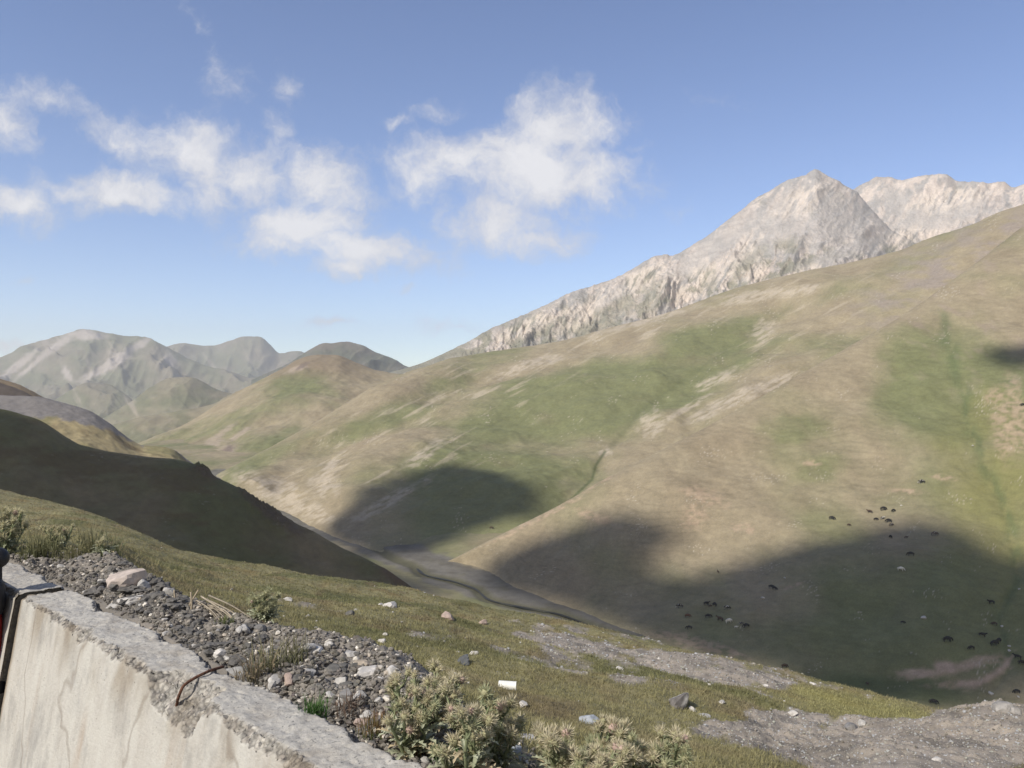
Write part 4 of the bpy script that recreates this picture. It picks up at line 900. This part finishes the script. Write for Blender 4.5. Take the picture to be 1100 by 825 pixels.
th(712, 2.02, 788, .085, 8, 27, 'rightmost thistle of the bottom clump beside the grass', .024)
th(640, 1.82, 796, .08, 7, 28, 'low front thistle cut by the bottom edge of the clump', .023)
th(283, 2.98, 626, .062, 11, 31, 'round green thistle bush standing alone on the crest behind the wall', .018, .4, leafk=1.3, hc=(.56, .55, .33))
thistle('flowering_weed', gY(8, 4.35), .30, .15, 8, 41, 'tall weed with creamy yellow heads at the left edge of the bank', .03, .5, hc=(.72, .66, .42), cat='plant')
thistle('flowering_weed', gY(-40, 4.3), .34, .18, 8, 46, 'tall creamy weed mostly outside the left edge', .03, .5, hc=(.72, .66, .42), cat='plant')
thistle('flowering_weed', gY(62, 4.25), .16, .13, 7, 42, 'lower green weed with few pale heads right of the creamy weed', .018, .4, hc=(.72, .66, .42), cat='plant')
thistle('flowering_weed', gY(112, 3.95), .08, .05, 5, 43, 'tiny weed with cream flowers above the large pinkish rock', .014, .6, hc=(.72, .66, .42), cat='plant')
thistle('flowering_weed', gY(88, 4.4), .17, .13, 6, 44, 'wispy green weed at the right end of the left weed patch', .012, .3, cat='plant')
thistle('flowering_weed', gY(35, 4.5), .19, .15, 8, 45, 'green weed between the creamy weed and the lower weed', .018, .3, cat='plant')

def tuft(name, base, n, H, spread, seed, c0, c1, label, cat='plant', curve=.5):
    global RS
    k_ = RS; RS = np.random.RandomState(seed); t = TB()
    for i in range(n):
        an = RS.uniform(0, 6.28); r = spread*RS.rand(); p = np.array([math.cos(an)*r*.6, math.sin(an)*r*.6, 0]); h = H*RS.uniform(.4, 1.); an2 = an+RS.normal(0, .6)
        out = np.array([math.cos(an2), math.sin(an2), 0])*h*curve*RS.rand(); side = np.array([-math.sin(an2), math.cos(an2), 0])*max(.0012, H*.012)
        m_ = p+out*.35+np.array([0, 0, h*.6]); e_ = p+out+np.array([0, 0, h]); cc = np.array(c0)*RS.uniform(.8, 1.2); ce = np.array(c1)*RS.uniform(.8, 1.2)
        t.add([p+side, p-side, m_+side*.8, m_-side*.8, e_], [(0, 1, 3), (0, 3, 2), (2, 3, 4)], [cc, cc, (cc+ce)/2, (cc+ce)/2, ce])
        if RS.rand() < .4:
            q = p+(m_-p)*RS.uniform(.3, 1); d = RS.normal(size=3); d[2] = abs(d[2]); L = H*.16; t.add(*leaf(q, d, np.array([0, 0, 1.]), L, L*.25, 2, .2, c0, c1))
    o = t.build(name, M_leaf, None, smooth=False); o.location = base; RS = k_
    return tag(o, label, cat)
tuft('weed', gY(290, 2.40), 80, .12, .10, 51, (.17, .18, .09), (.32, .28, .17), 'thin brownish green weed in front of the round thistle', 'plant', .9)
tuft('weed', gY(272, 2.34), 60, .11, .09, 59, (.17, .15, .09), (.32, .24, .16), 'reddish brown weed left of the thin brownish weed', 'plant', .9)
tuft('weed', gY(318, 2.50), 60, .12, .08, 60, (.12, .13, .06), (.22, .19, .12), 'sparse brownish weed behind the rubble heap left side')
tuft('weed', gY(337, 2.10), 150, .07, .06, 52, (.06, .12, .03), (.10, .19, .055), 'fresh green weed growing at the back edge of the wall')
tuft('weed', gY(375, 2.13), 60, .07, .07, 53, (.16, .11, .08), (.22, .16, .12), 'dry reddish twiggy weed left of the large thistle')
tuft('weed', gY(405, 2.02), 120, .05, .09, 54, (.09, .12, .04), (.30, .15, .08), 'low green and orange leafed weed under the leftmost thistle')
tuft('weed', gY(450, 1.96), 120, .045, .09, 55, (.09, .11, .04), (.32, .15, .08), 'low reddish ground weed by the wall top near the bottom')
tuft('weed', gY(485, 1.92), 130, .06, .09, 56, (.055, .12, .03), (.09, .17, .05), 'bright green weed at the bottom left of the tall thistle')
tuft('grass_clump', gY(100, 4.15), 110, .20, .10, 57, (.14, .15, .07), (.30, .27, .16), 'wispy tall grass clump with arching blades in the left weed patch', 'grass clump')
tuft('grass_clump', gY(118, 4.05), 60, .17, .08, 58, (.14, .16, .07), (.28, .27, .16), 'thin arching grass clump standing furthest right in the left weed patch', 'grass clump', .9)
tuft('grass_clump', gY(78, 4.0), 140, .11, .16, 61, (.15, .15, .07), (.28, .25, .14), 'short olive grass clump in front of the left weeds', 'grass clump')
tuft('grass_clump', gY(42, 4.05), 180, .16, .16, 62, (.13, .14, .065), (.26, .24, .13), 'dense olive grass clump at the foot of the creamy weed', 'grass clump')
tuft('grass_clump', gY(240, 2.85), 60, .045, .06, 63, (.12, .15, .05), (.20, .21, .09), 'short green grass clump beside the dry stalk bundle', 'grass clump')
tuft('grass_clump', gY(120, 3.0), 90, .03, .10, 64, (.12, .13, .05), (.20, .19, .09), 'small yellowish grass clump below the large pinkish rock', 'grass clump')
tuft('grass_clump', gY(740, 2.6), 260, .07, .25, 65, (.11, .14, .045), (.18, .19, .08), 'green grass clump right of the bottom thistles', 'grass clump')

# turf: short grass blades over the slope
def grassmesh(name, n, cond, hfac, label):
    P, u_, v_, t_ = sample(n, cond); k = 3
    P = np.repeat(P, k, 0); m = len(P); Yd = P[:, 1]; P = P+np.stack([RS.normal(0, .02, m), RS.normal(0, .02, m), np.full(m, -.004)], -1)
    h = (.016+.03*RS.rand(m)**2)*hfac*np.clip(Yd/7, .7, 1.6); w = np.maximum(.0022, Yd*.00042)*RS.uniform(.7, 1.3, m)
    an = RS.uniform(0, 6.28, m); sd = np.stack([np.cos(an), np.sin(an), 0*an], -1)*w[:, None]; ln = np.stack([RS.normal(0, .5, m), RS.normal(0, .5, m), np.ones(m)], -1)*h[:, None]
    V = np.stack([P+sd, P-sd, P+ln], 1).reshape(-1, 3); Fc = np.arange(m*3).reshape(-1, 3)
    X, Y = P[:, 0], P[:, 1]; nn = fbm(X/1.1, Y/2.2, 4, 171); n2 = fbm(X/4+3, Y/7, 4, 172)
    c = mixc(np.broadcast_to(np.array([.285, .26, .13]), (m, 3)), (.29, .245, .15), sst(nn, -.1, .5)); c = mixc(c, (.185, .19, .085), sst(n2, -.05, .5)*.75)
    c = mixc(c, (.18, .13, .08), sst(fbm(X*1.3, Y*.5, 4, 173), .25, .6)*.45)
    c = mixc(c, (.36, .34, .155), .75*blob(CU+F*X/Y, CV-F*P[:, 2]/Y, 930, 762, 95, 16, 14, .5))
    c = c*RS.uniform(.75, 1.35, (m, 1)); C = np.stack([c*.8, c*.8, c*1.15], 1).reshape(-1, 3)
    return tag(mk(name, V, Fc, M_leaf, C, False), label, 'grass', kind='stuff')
grassmesh('turf_grass', 110000, lambda X, Y, Z, U, V, T: grassness(X, Y, U, V, T)**2*(T > 2.15)*(T < 6.02)*(U > -60)*(U < 1160), 1., 'short olive green turf growing over the slope above the valley')

# ------------------------------------------------------------------ white cylinder on the slope
def lathe(prof, n=40):
    V = []; Fc = []
    for i, (r, x) in enumerate(prof):
        for k in range(n): a = 2*math.pi*k/n; V.append((x, r*math.cos(a), r*math.sin(a)))
    for i in range(len(prof)-1):
        for k in range(n):
            k2 = (k+1) % n; Fc += [(i*n+k, i*n+k2, (i+1)*n+k2), (i*n+k, (i+1)*n+k2, (i+1)*n+k)]
    return V, Fc
p = Vector(gp(545, 741)); L_ = 19/F*p.y; r_ = 4.9/F*p.y
V, Fc = lathe([(0, -L_/2), (r_*.9, -L_/2), (r_, -L_/2+.003), (r_, L_/2-.004), (r_*1.05, L_/2-.003), (r_*1.05, L_/2), (r_*.86, L_/2), (r_*.84, L_/2-.01), (0, L_/2-.011)])
o = mk('plastic_tub', V, Fc, simple('white_plastic', (.80, .79, .74), .45, .06, 30), None, False); o.location = (p.x, p.y, p.z+r_*.9); o.rotation_euler = (0, R(2), R(-4))
tag(o, 'white cylindrical plastic tub lying on its side on the grass slope', 'tub')

# ------------------------------------------------------------------ backpack at the left edge
def rbox(sx, sy, sz, r, name, mat, parent, loc, rot=(0, 0, 0)):
    bm = bmesh.new(); bmesh.ops.create_cube(bm, size=1)
    for v in bm.verts: v.co = Vector((v.co.x*sx, v.co.y*sy, v.co.z*sz))
    bmesh.ops.bevel(bm, geom=bm.edges[:], offset=r, segments=5, affect='EDGES', profile=.5)
    me = bpy.data.meshes.new(name); bm.to_mesh(me); bm.free()
    for f in me.polygons: f.use_smooth = True
    me.materials.append(mat); o = bpy.data.objects.new(name, me); COL.objects.link(o); o.parent = parent; o.location = loc; o.rotation_euler = rot; return o
Yb = 3.16
pw = W(3.85, .885, -1.70); bp = empty('backpack', pw, 'black and red backpack just showing at the left edge against the wall', 'backpack', None, math.atan2(-.686, .7276))
blk = simple('black_nylon', (.012, .012, .014), .55, .2, 60); red = simple('red_nylon', (.30, .02, .012), .5, .2, 40)
zz = lambda v: (CV-v)/F*Yb+1.70
rbox(.36, .11, zz(655), .05, 'body', red, bp, (0, 0, zz(655)/2))
rbox(.39, .125, (zz(620)-zz(668)), .055, 'lid', blk, bp, (.006, 0, (zz(620)+zz(668))/2))
V, Fc = ICO[3]; sn = mk('rolled_mat', V*np.array([.05, .042, .042]), Fc, blk, None, True, bp); sn.location = (.15, .035, zz(602))
rbox(.10, .10, .30, .04, 'side_pocket', blk, bp, (.14, -.0, zz(775)))
rbox(.05, .06, .07, .02, 'buckle', blk, bp, (.175, .03, zz(740)))
rbox(.03, .04, zz(600)-zz(640), .01, 'strap', blk, bp, (.15, .03, (zz(600)+zz(640))/2))

# ------------------------------------------------------------------ cattle
def cow_mesh(grazing=True):
    J = {'rump': (-.95, 0, 1.15, .24, .30), 'loin': (-.5, 0, 1.2, .31, .36), 'mid': (0, 0, 1.13, .36, .42), 'sh': (.5, 0, 1.22, .30, .40), 'neck': (.85, 0, 1.1 if grazing else 1.35, .17, .24)}
    if grazing: J.update(poll=(1.15, 0, .68, .13, .15), nose=(1.32, 0, .26, .085, .09))
    else: J.update(poll=(1.15, 0, 1.55, .14, .15), nose=(1.5, 0, 1.32, .085, .09))
    E = [('rump', 'loin'), ('loin', 'mid'), ('mid', 'sh'), ('sh', 'neck'), ('neck', 'poll'), ('poll', 'nose')]
    for s, sg in (('l', 1), ('r', -1)):
        J['h1'+s] = (-.85, .2*sg, .85, .16, .2); J['h2'+s] = (-.98, .2*sg, .5, .075, .09); J['h3'+s] = (-.9, .2*sg, .04, .055, .06)
        J['f1'+s] = (.52, .2*sg, .8, .14, .16); J['f2'+s] = (.55, .19*sg, .45, .075, .08); J['f3'+s] = (.55, .19*sg, .04, .055, .06)
        E += [('rump', 'h1'+s), ('h1'+s, 'h2'+s), ('h2'+s, 'h3'+s), ('sh', 'f1'+s), ('f1'+s, 'f2'+s), ('f2'+s, 'f3'+s)]
        hz = J['poll']; J['e'+s] = (hz[0]-.05, .2*sg, hz[2]+.08, .03, .045); E.append(('poll', 'e'+s))
        J['k'+s] = (hz[0]+.02, .26*sg, hz[2]+.26, .02, .02); E.append(('poll', 'k'+s))
    J['t1'] = (-1.2, 0, 1.15, .05, .05); J['t2'] = (-1.27, 0, .6, .06, .06); E += [('rump', 't1'), ('t1', 't2')]
    ks = list(J); me = bpy.data.meshes.new('cow'); me.from_pydata([J[k][:3] for k in ks], [(ks.index(a), ks.index(b)) for a, b in E], [])
    o = bpy.data.objects.new('cow_tmp', me); COL.objects.link(o); md = o.modifiers.new('s', 'SKIN')
    for i, k in enumerate(ks): me.skin_vertices[0].data[i].radius = (J[k][3], J[k][4])
    me.skin_vertices[0].data[ks.index('mid')].use_root = True
    o.modifiers.new('ss', 'SUBSURF').levels = 2
    dg = bpy.context.evaluated_depsgraph_get(); m2 = bpy.data.meshes.new_from_object(o.evaluated_get(dg)); m2.name = 'cow'
    for f in m2.polygons: f.use_smooth = True
    bpy.data.objects.remove(o); return m2
def hide(name, c, c2=None, th=.5):
    m, nt, b = newmat(name); tc = N(nt, 'ShaderNodeTexCoord'); f = noise_node(nt, tc.outputs['Object'], 1.6, 3)
    nt.links.new(ramp(nt, f, [(th-.02, c), (th+.02, c2 or tuple(x*1.4 for x in c))]), b.inputs['Base Color']); b.inputs['Roughness'].default_value = .8; return m
HM = {'black': hide('black_hide', (.012, .011, .010)), 'brown': hide('brown_hide', (.055, .032, .02)), 'reddish brown': hide('red_hide', (.12, .05, .028)), 'white': hide('white_hide', (.62, .58, .5)),
      'black and white': hide('pied_hide', (.014, .012, .011), (.55, .52, .46), .52), 'greyish brown': hide('greybrown_hide', (.085, .065, .05), (.35, .31, .26), .55)}
CM = {}
for g in (True, False):
    base_ = cow_mesh(g)
    for hname, hm in HM.items():
        me = base_.copy(); me.materials.clear(); me.materials.append(hm); me.name = 'cow'; CM[(hname, g)] = me
cows = [ # u, v, colour, scale, heading, label
 (990, 518, 'black and white', 1.1, 10, 'black cow with a white back grazing alone above the upper herd'),
 (894, 557, 'black', 1.0, 30, 'dark cow at the left end of the upper herd'),
 (912, 564, 'brown', .6, 20, 'small brown calf between the leftmost dark cow and the upper herd'),
 (934, 550, 'brown', .85, 25, 'dark brown cow at the upper left of the tight upper herd'),
 (949, 547, 'black', 1.1, 0, 'large black cow topmost in the tight upper herd'),
 (960, 549, 'black', .85, -20, 'dark cow at the upper right of the tight upper herd'),
 (941, 558, 'black', .75, 5, 'small black cow at the lower left of the tight upper herd'),
 (948, 557, 'black and white', .75, 0, 'small pied cow in the centre of the tight upper herd'),
 (954.5, 560, 'black', 1., 12, 'stout black cow right of the pied one in the upper herd'),
 (957.5, 564, 'greyish brown', .8, 0, 'greyish brown cow just under the stout black cow'),
 (956.5, 577, 'black', .8, 85, 'black cow seen end on at the cloud shadow edge'),
 (973.5, 577.5, 'brown', .6, 0, 'faint brown calf inside the cloud shadow edge'),
 (1004, 574, 'greyish brown', 1.1, -5, 'big greyish brown cow at the shadow edge right of the upper herd'),
 (978, 596, 'black', 1., 25, 'black cow alone in the cloud shadow above the white one'),
 (968, 612, 'white', .95, 30, 'white cow alone in the cloud shadow'),
 (1065, 648, 'black', .9, 0, 'black cow high beside the green gully'),
 (970, 669, 'black', .6, 15, 'small black cow left of the pale rock'),
 (1018, 688, 'black', 1.15, 0, 'largest solitary black cow above the brown river bank'),
 (1043.5, 697, 'black', .8, 0, 'black cow between the large solitary cow and the huddled pair'),
 (1056, 683, 'black', .9, 50, 'black cow up slope and left of the huddled pair'),
 (1068, 671, 'brown', .75, 15, 'dark brown cow above the huddled pair'),
 (1068, 692, 'black', 1.1, -10, 'left cow of the huddled black pair by the gully'),
 (1072.5, 689, 'black', .95, -30, 'right cow of the huddled black pair by the gully'),
 (1092.6, 707, 'black', .9, 45, 'black cow below the green gully near the right edge'),
 (1098.5, 713, 'black', .9, 35, 'black cow cut by the right edge below the green gully'),
 (1092, 744, 'black', .8, 5, 'black cow near the valley bottom at the right edge'),
 (1003, 755, 'black', .95, 20, 'lowest black cow just above the grass tongue'),
 (932, 735, 'brown', .55, 80, 'small dark calf near the valley bottom left of the bank'),
 (730, 652, 'black and white', 1., 0, 'pied cow at the left end of the lower herd'),
 (739, 662, 'reddish brown', .85, 0, 'reddish brown cow in the lower herd'),
 (740, 675, 'black', .85, 10, 'lowest black cow on the left of the lower herd'),
 (759, 649, 'black', .9, 0, 'black cow topmost in the lower herd'),
 (763, 651, 'brown', .5, 0, 'small calf between the two topmost black cows of the lower herd'),
 (767.4, 650, 'black', .9, 70, 'black cow facing away at the top of the lower herd'),
 (761, 662.5, 'black', .95, 0, 'black cow in the centre of the lower herd'),
 (773, 666, 'brown', 1., 40, 'dark brown cow left of the white cow in the lower herd'),
 (783, 668, 'white', 1.05, -15, 'large white cow of the lower herd'),
 (781, 653.5, 'black and white', .95, 10, 'black cow with white shoulders above the white cow'),
 (796.5, 670, 'black and white', .55, 0, 'small pied calf right of the white cow'),
 (791, 674, 'white', .5, 30, 'small white calf below the white cow'),
 (801.5, 673, 'black', .9, 0, 'rightmost black cow of the lower herd'),
 (829, 631, 'black', .9, 20, 'left cow of the lone pair on the brown slope'),
 (832.5, 632.5, 'black', .8, 50, 'right cow of the lone pair on the brown slope'),
 (771, 614.5, 'brown', .6, 80, 'small dark calf far up slope of the lower herd'),
 (843, 716, 'brown', .8, 0, 'dark brown cow low by the valley bottom right of the lower herd'),
 (1098.5, 435, 'black', .9, 20, 'black cow high on the hillside at the right edge beside the pale scree'),
 (528, 567, 'brown', .9, 0, 'lone brown cow in the cloud shadow of the middle hillside'),
]
for i, (u, v, cn, sc, hd, lab) in enumerate(cows):
    p = hit(u, v+1.2*sc, ('near_hillside', 'middle_hillside', 'valley_floor'))
    if p is None: continue
    o = bpy.data.objects.new('cow', CM[(cn, i % 4 != 3)]); COL.objects.link(o); o.location = (p.x, p.y, p.z-.08); o.scale = (sc*1.05,)*3
    o.rotation_euler = (R(8), 0, R(-hd+(180 if (i*7) % 5 < 2 else 0))); tag(o, lab, 'cow', 'cattle grazing on the hillside')

# ------------------------------------------------------------------ clouds overhead: they throw the shadows on the slopes
mc, nt, b = newmat('cloud'); b.inputs['Base Color'].default_value = (.85, .86, .88, 1); b.inputs['Roughness'].default_value = 1
def cloud(px, infl, thick, seed, only=None, H=1100., pts=None):
    P = []
    for (u, v) in px:
        h = hit(u, v, only)
        if h is None: continue
        q = h+SUN*((H-h.z)/SUN.z); P.append((q.x, q.y))
    P = np.array(P); lo = P.min(0)-60; hi = P.max(0)+60; nx = int(min(240, (hi[0]-lo[0])/6)); ny = int(min(240, (hi[1]-lo[1])/6))
    X, Y = np.meshgrid(np.linspace(lo[0], hi[0], nx), np.linspace(lo[1], hi[1], ny)); ins = np.zeros(X.shape, bool); Q = list(P)+[P[0]]
    for (x0, y0), (x1, y1) in zip(Q[:-1], Q[1:]):
        cnd = ((y0 > Y) != (y1 > Y)); ins ^= cnd & (X < (x1-x0)*(Y-y0)/((y1-y0) if y1 != y0 else 1e-9)+x0)
    d = pdist(X, Y, Q); d = np.where(ins, d, -d)+infl+11*fbm(X/45, Y/45, 5, seed)
    e = np.clip(d, 0, None); th = thick*np.sqrt(np.clip(e/50, 0, 1)); top = H+th*(.9+.6*fbm(X/35, Y/35, 5, seed+2)); bot = H-.25*th*(1+.5*fbm(X/30, Y/30, 4, seed+3))
    ok = (d[:-1, :-1] > 0)|(d[1:, :-1] > 0)|(d[:-1, 1:] > 0)|(d[1:, 1:] > 0)
    Fg = gridfaces(*X.shape).reshape(ny-1, nx-1, 4)[ok]; n_ = X.size
    V = np.concatenate([np.stack([X, Y, top], -1).reshape(-1, 3), np.stack([X, Y, bot-.01], -1).reshape(-1, 3)])
    Fa = np.concatenate([Fg, (Fg+n_)[:, ::-1]]); used = np.unique(Fa); mp = np.full(len(V), -1); mp[used] = np.arange(len(used))
    o = mk('cloud', V[used], mp[Fa], mc); return tag(o, kind='structure')
cloud([(345, 572), (375, 545), (425, 518), (485, 499), (535, 508), (585, 528), (562, 545), (525, 556), (500, 576), (450, 596), (400, 592)], 1, 30, 801, ('middle_hillside',))
cloud([(500, 606), (560, 590), (620, 572), (670, 564), (715, 568), (690, 592), (650, 612), (690, 626), (760, 622), (800, 610), (850, 590), (880, 575), (925, 580), (945, 562), (1020, 566), (1062, 585), (1080, 622), (1130, 600), (1250, 620), (1250, 750), (1050, 757), (900, 752), (700, 692), (620, 660), (540, 628)], 1, 45, 802, ('near_hillside',))
cloud([(1040, 380), (1065, 370), (1110, 362), (1160, 370), (1150, 398), (1100, 398), (1060, 393)], -7, 20, 803, ('near_hillside',))
#cloud([(962, 293), (1002, 276), (1010, 280), (975, 296)], -1, 10, 804, ('middle_hillside',))
cloud([(-290, 430), (-100, 442), (0, 447), (39, 459), (88, 482), (131, 491), (183, 497), (209, 503), (229, 515), (258, 530), (334, 574), (400, 608), (440, 632), (425, 642), (300, 632), (150, 592), (0, 548), (-290, 520)], 6, 45, 805, ('dark_slope',))

# ------------------------------------------------------------------ haze
hz, nt, b = newmat('haze'); nt.nodes.remove(b); pv = N(nt, 'ShaderNodeVolumePrincipled'); pv.inputs['Color'].default_value = (.93, .95, 1, 1); pv.inputs['Density'].default_value = 1.0e-4; pv.inputs['Anisotropy'].default_value = .1
nt.links.new(pv.outputs[0], nt.nodes['Material Output'].inputs['Volume'])
z0, z1 = -241.5, 640; h = 9001
Vb = [(x, y, z) for z in (z0, z1) for x, y in ((-h, -h), (h, -h), (h, h), (-h, h))]
hb = mk('haze', Vb, [(0, 3, 2, 1), (4, 5, 6, 7), (0, 1, 5, 4), (1, 2, 6, 5), (2, 3, 7, 6), (3, 0, 4, 7)], hz, None, False); tag(hb, 'pale blue haze filling the valley', 'haze', kind='stuff')

# ------------------------------------------------------------------ sky with clouds
w = bpy.data.worlds.new('World'); scene.world = w; w.use_nodes = True; nt = w.node_tree; L = nt.links; bg = nt.nodes['Background']
sky = N(nt, 'ShaderNodeTexSky', sky_type='NISHITA'); sky.sun_disc = False; sky.sun_elevation = SUN_EL; sky.sun_rotation = SUN_AZ % (2*math.pi); sky.altitude = 2600; sky.air_density = 1.0; sky.dust_density = 1.2; sky.ozone_density = 1.5
tc = N(nt, 'ShaderNodeTexCoord'); sp = N(nt, 'ShaderNodeSeparateXYZ'); L.new(tc.outputs['Generated'], sp.inputs[0])
def MT(op, a, b_=None, c_=None, clamp=False):
    n = N(nt, 'ShaderNodeMath', operation=op, use_clamp=clamp)
    for i, x in enumerate((a, b_, c_)):
        if x is None: continue
        if isinstance(x, (int, float)): n.inputs[i].default_value = x
        else: L.new(x, n.inputs[i])
    return n.outputs[0]
yy = MT('MAXIMUM', sp.outputs[1], .05)
cu = MT('DIVIDE', sp.outputs[0], yy); cw = MT('DIVIDE', sp.outputs[2], yy)   # azimuth and height of the sky point as tangents
cv = N(nt, 'ShaderNodeCombineXYZ'); L.new(cu, cv.inputs[0]); L.new(cw, cv.inputs[1])
nz = N(nt, 'ShaderNodeTexNoise'); nz.inputs['Scale'].default_value = 9; nz.inputs['Detail'].default_value = 6; nz.inputs['Roughness'].default_value = .6; L.new(cv.outputs[0], nz.inputs['Vector'])
sb_ = N(nt, 'ShaderNodeVectorMath', operation='SUBTRACT'); L.new(nz.outputs['Color'], sb_.inputs[0]); sb_.inputs[1].default_value = (.5, .5, .5)
sc_ = N(nt, 'ShaderNodeVectorMath', operation='SCALE'); L.new(sb_.outputs[0], sc_.inputs[0]); sc_.inputs['Scale'].default_value = .085
wv = N(nt, 'ShaderNodeVectorMath', operation='ADD'); L.new(cv.outputs[0], wv.inputs[0]); L.new(sc_.outputs[0], wv.inputs[1])
CL = [ # u, v, half width, half height (px), angle, strength
 (600, 135, 58, 34, -10, 1.), (570, 180, 78, 46, 0, 1.1), (625, 190, 60, 30, -10, .9), (530, 240, 58, 26, 0, .95), (575, 258, 50, 16, 0, .8), (455, 185, 40, 28, 30, .7), (495, 170, 50, 30, 0, .9), (660, 195, 40, 16, 10, .5),
 (130, 205, 60, 20, 8, 1.15), (140, 150, 42, 24, 30, .8), (205, 165, 60, 30, 15, .85), (270, 185, 75, 30, 8, .85), (345, 195, 58, 34, 20, .85), (235, 205, 50, 22, 10, .7), (75, 200, 45, 14, 10, .75), (20, 218, 42, 22, 0, 1.0), (5, 215, 25, 20, 0, .9),
 (330, 245, 62, 28, 0, 1.1), (390, 270, 80, 22, 10, .9), (375, 290, 46, 12, 0, .8), (300, 268, 50, 14, 10, .75), (5, 128, 30, 26, 20, .75), (50, 100, 55, 14, 15, .6), (20, 96, 40, 12, 0, .55),
 (243, 88, 30, 20, 55, .42), (310, 90, 18, 14, 10, .42), (465, 115, 22, 11, 0, .48), (430, 128, 16, 8, 0, .4), (303, 135, 20, 12, 20, .3), (730, 225, 14, 12, 30, .4), (765, 105, 30, 8, 10, .25), (685, 152, 18, 6, 0, .35), (360, 345, 34, 6, 3, .5), (435, 313, 16, 5, 0, .4), (20, 296, 14, 5, 0, .35), (10, 370, 40, 10, 0, .6), (205, 22, 30, 8, 45, .25), (500, 355, 30, 7, 10, .45)]
acc = None
for (u, v, a, b_, ang, st) in CL:
    mp = N(nt, 'ShaderNodeMapping'); mp.vector_type = 'TEXTURE'; mp.inputs['Location'].default_value = ((u-CU)/F, (CV-v)/F, 0); mp.inputs['Rotation'].default_value = (0, 0, -R(ang)); mp.inputs['Scale'].default_value = (a/F*1.25, b_/F*1.3, 1)
    L.new(wv.outputs[0], mp.inputs[0]); ln_ = N(nt, 'ShaderNodeVectorMath', operation='LENGTH'); L.new(mp.outputs[0], ln_.inputs[0])
    x = MT('SUBTRACT', 1., ln_.outputs['Value']); x = MT('MULTIPLY', x, st); x = MT('ADD', x, (st-1)*.35)
    acc = x if acc is None else MT('SMOOTH_MAX', acc, x, .15)
n1 = N(nt, 'ShaderNodeTexNoise'); n1.inputs['Scale'].default_value = 22; n1.inputs['Detail'].default_value = 9; n1.inputs['Roughness'].default_value = .68; L.new(wv.outputs[0], n1.inputs['Vector'])
dn = MT('ADD', MT('MULTIPLY', acc, 1.05), MT('MULTIPLY', MT('SUBTRACT', n1.outputs['Fac'], .5), 1.9))
mr = N(nt, 'ShaderNodeMapRange', interpolation_type='SMOOTHSTEP'); L.new(dn, mr.inputs[0])
for i, x in ((1, -.28), (2, .82), (3, 0), (4, .94)): mr.inputs[i].default_value = x
front = MT('GREATER_THAN', sp.outputs[1], .06); al = MT('MULTIPLY', mr.outputs[0], front)
n2_ = N(nt, 'ShaderNodeTexNoise'); n2_.inputs['Scale'].default_value = 10; n2_.inputs['Detail'].default_value = 5; L.new(wv.outputs[0], n2_.inputs['Vector'])
CLOUDC = ramp(nt, MT('ADD', MT('MULTIPLY', n2_.outputs['Fac'], .6), MT('MULTIPLY', dn, .35)), [(.28, (4.1, 4.2, 4.7)), (.66, (6.1, 6.05, 6.15))])
hs = N(nt, 'ShaderNodeHueSaturation'); hs.inputs['Hue'].default_value = .508; hs.inputs['Saturation'].default_value = 1.06; hs.inputs['Value'].default_value = 1.14; L.new(sky.outputs[0], hs.inputs['Color'])
n4 = N(nt, 'ShaderNodeTexNoise'); n4.inputs['Scale'].default_value = 3.2; n4.inputs['Detail'].default_value = 7; n4.inputs['Roughness'].default_value = .6; L.new(tc.outputs['Generated'], n4.inputs['Vector'])
def RNG(x, a, b_, c_, d_):
    m_ = N(nt, 'ShaderNodeMapRange', interpolation_type='SMOOTHSTEP'); L.new(x, m_.inputs[0])
    for i, q in ((1, a), (2, b_), (3, c_), (4, d_)): m_.inputs[i].default_value = q
    return m_.outputs[0]
back = MT('MULTIPLY', MT('MULTIPLY', RNG(n4.outputs['Fac'], .36, .56, 0, .95), RNG(sp.outputs[1], .05, -.25, 0, 1)), RNG(sp.outputs[2], -.02, .06, 0, 1))   # unseen broken cumulus behind the camera, added to whiten and lift the fill
sk = mixrgb(nt, 'MIX', back, hs.outputs[0], (2.6, 2.45, 2.2))
L.new(mixrgb(nt, 'MIX', al, sk, CLOUDC), bg.inputs['Color']); bg.inputs['Strength'].default_value = .135

# ------------------------------------------------------------------ sun, camera, view
sl = bpy.data.lights.new('sun', 'SUN'); sl.energy = 4.5; sl.angle = R(.6); sl.color = (1, .95, .87); so = bpy.data.objects.new('sun', sl); COL.objects.link(so)
so.rotation_euler = SUN.to_track_quat('Z', 'Y').to_euler(); so.location = (-50, -50, 60)
cam = bpy.data.cameras.new('camera'); cam.sensor_width = 36; cam.lens = 36*F/1100; cam.clip_start = .05; cam.clip_end = 40000
co = bpy.data.objects.new('camera', cam); COL.objects.link(co); co.rotation_euler = (R(90), 0, 0); scene.camera = co
scene.view_settings.view_transform = 'Standard'; scene.view_settings.look = 'None'; scene.view_settings.exposure = .12; scene.view_settings.gamma = 1
scene.cycles.volume_bounces = 1; scene.cycles.max_bounces = 6
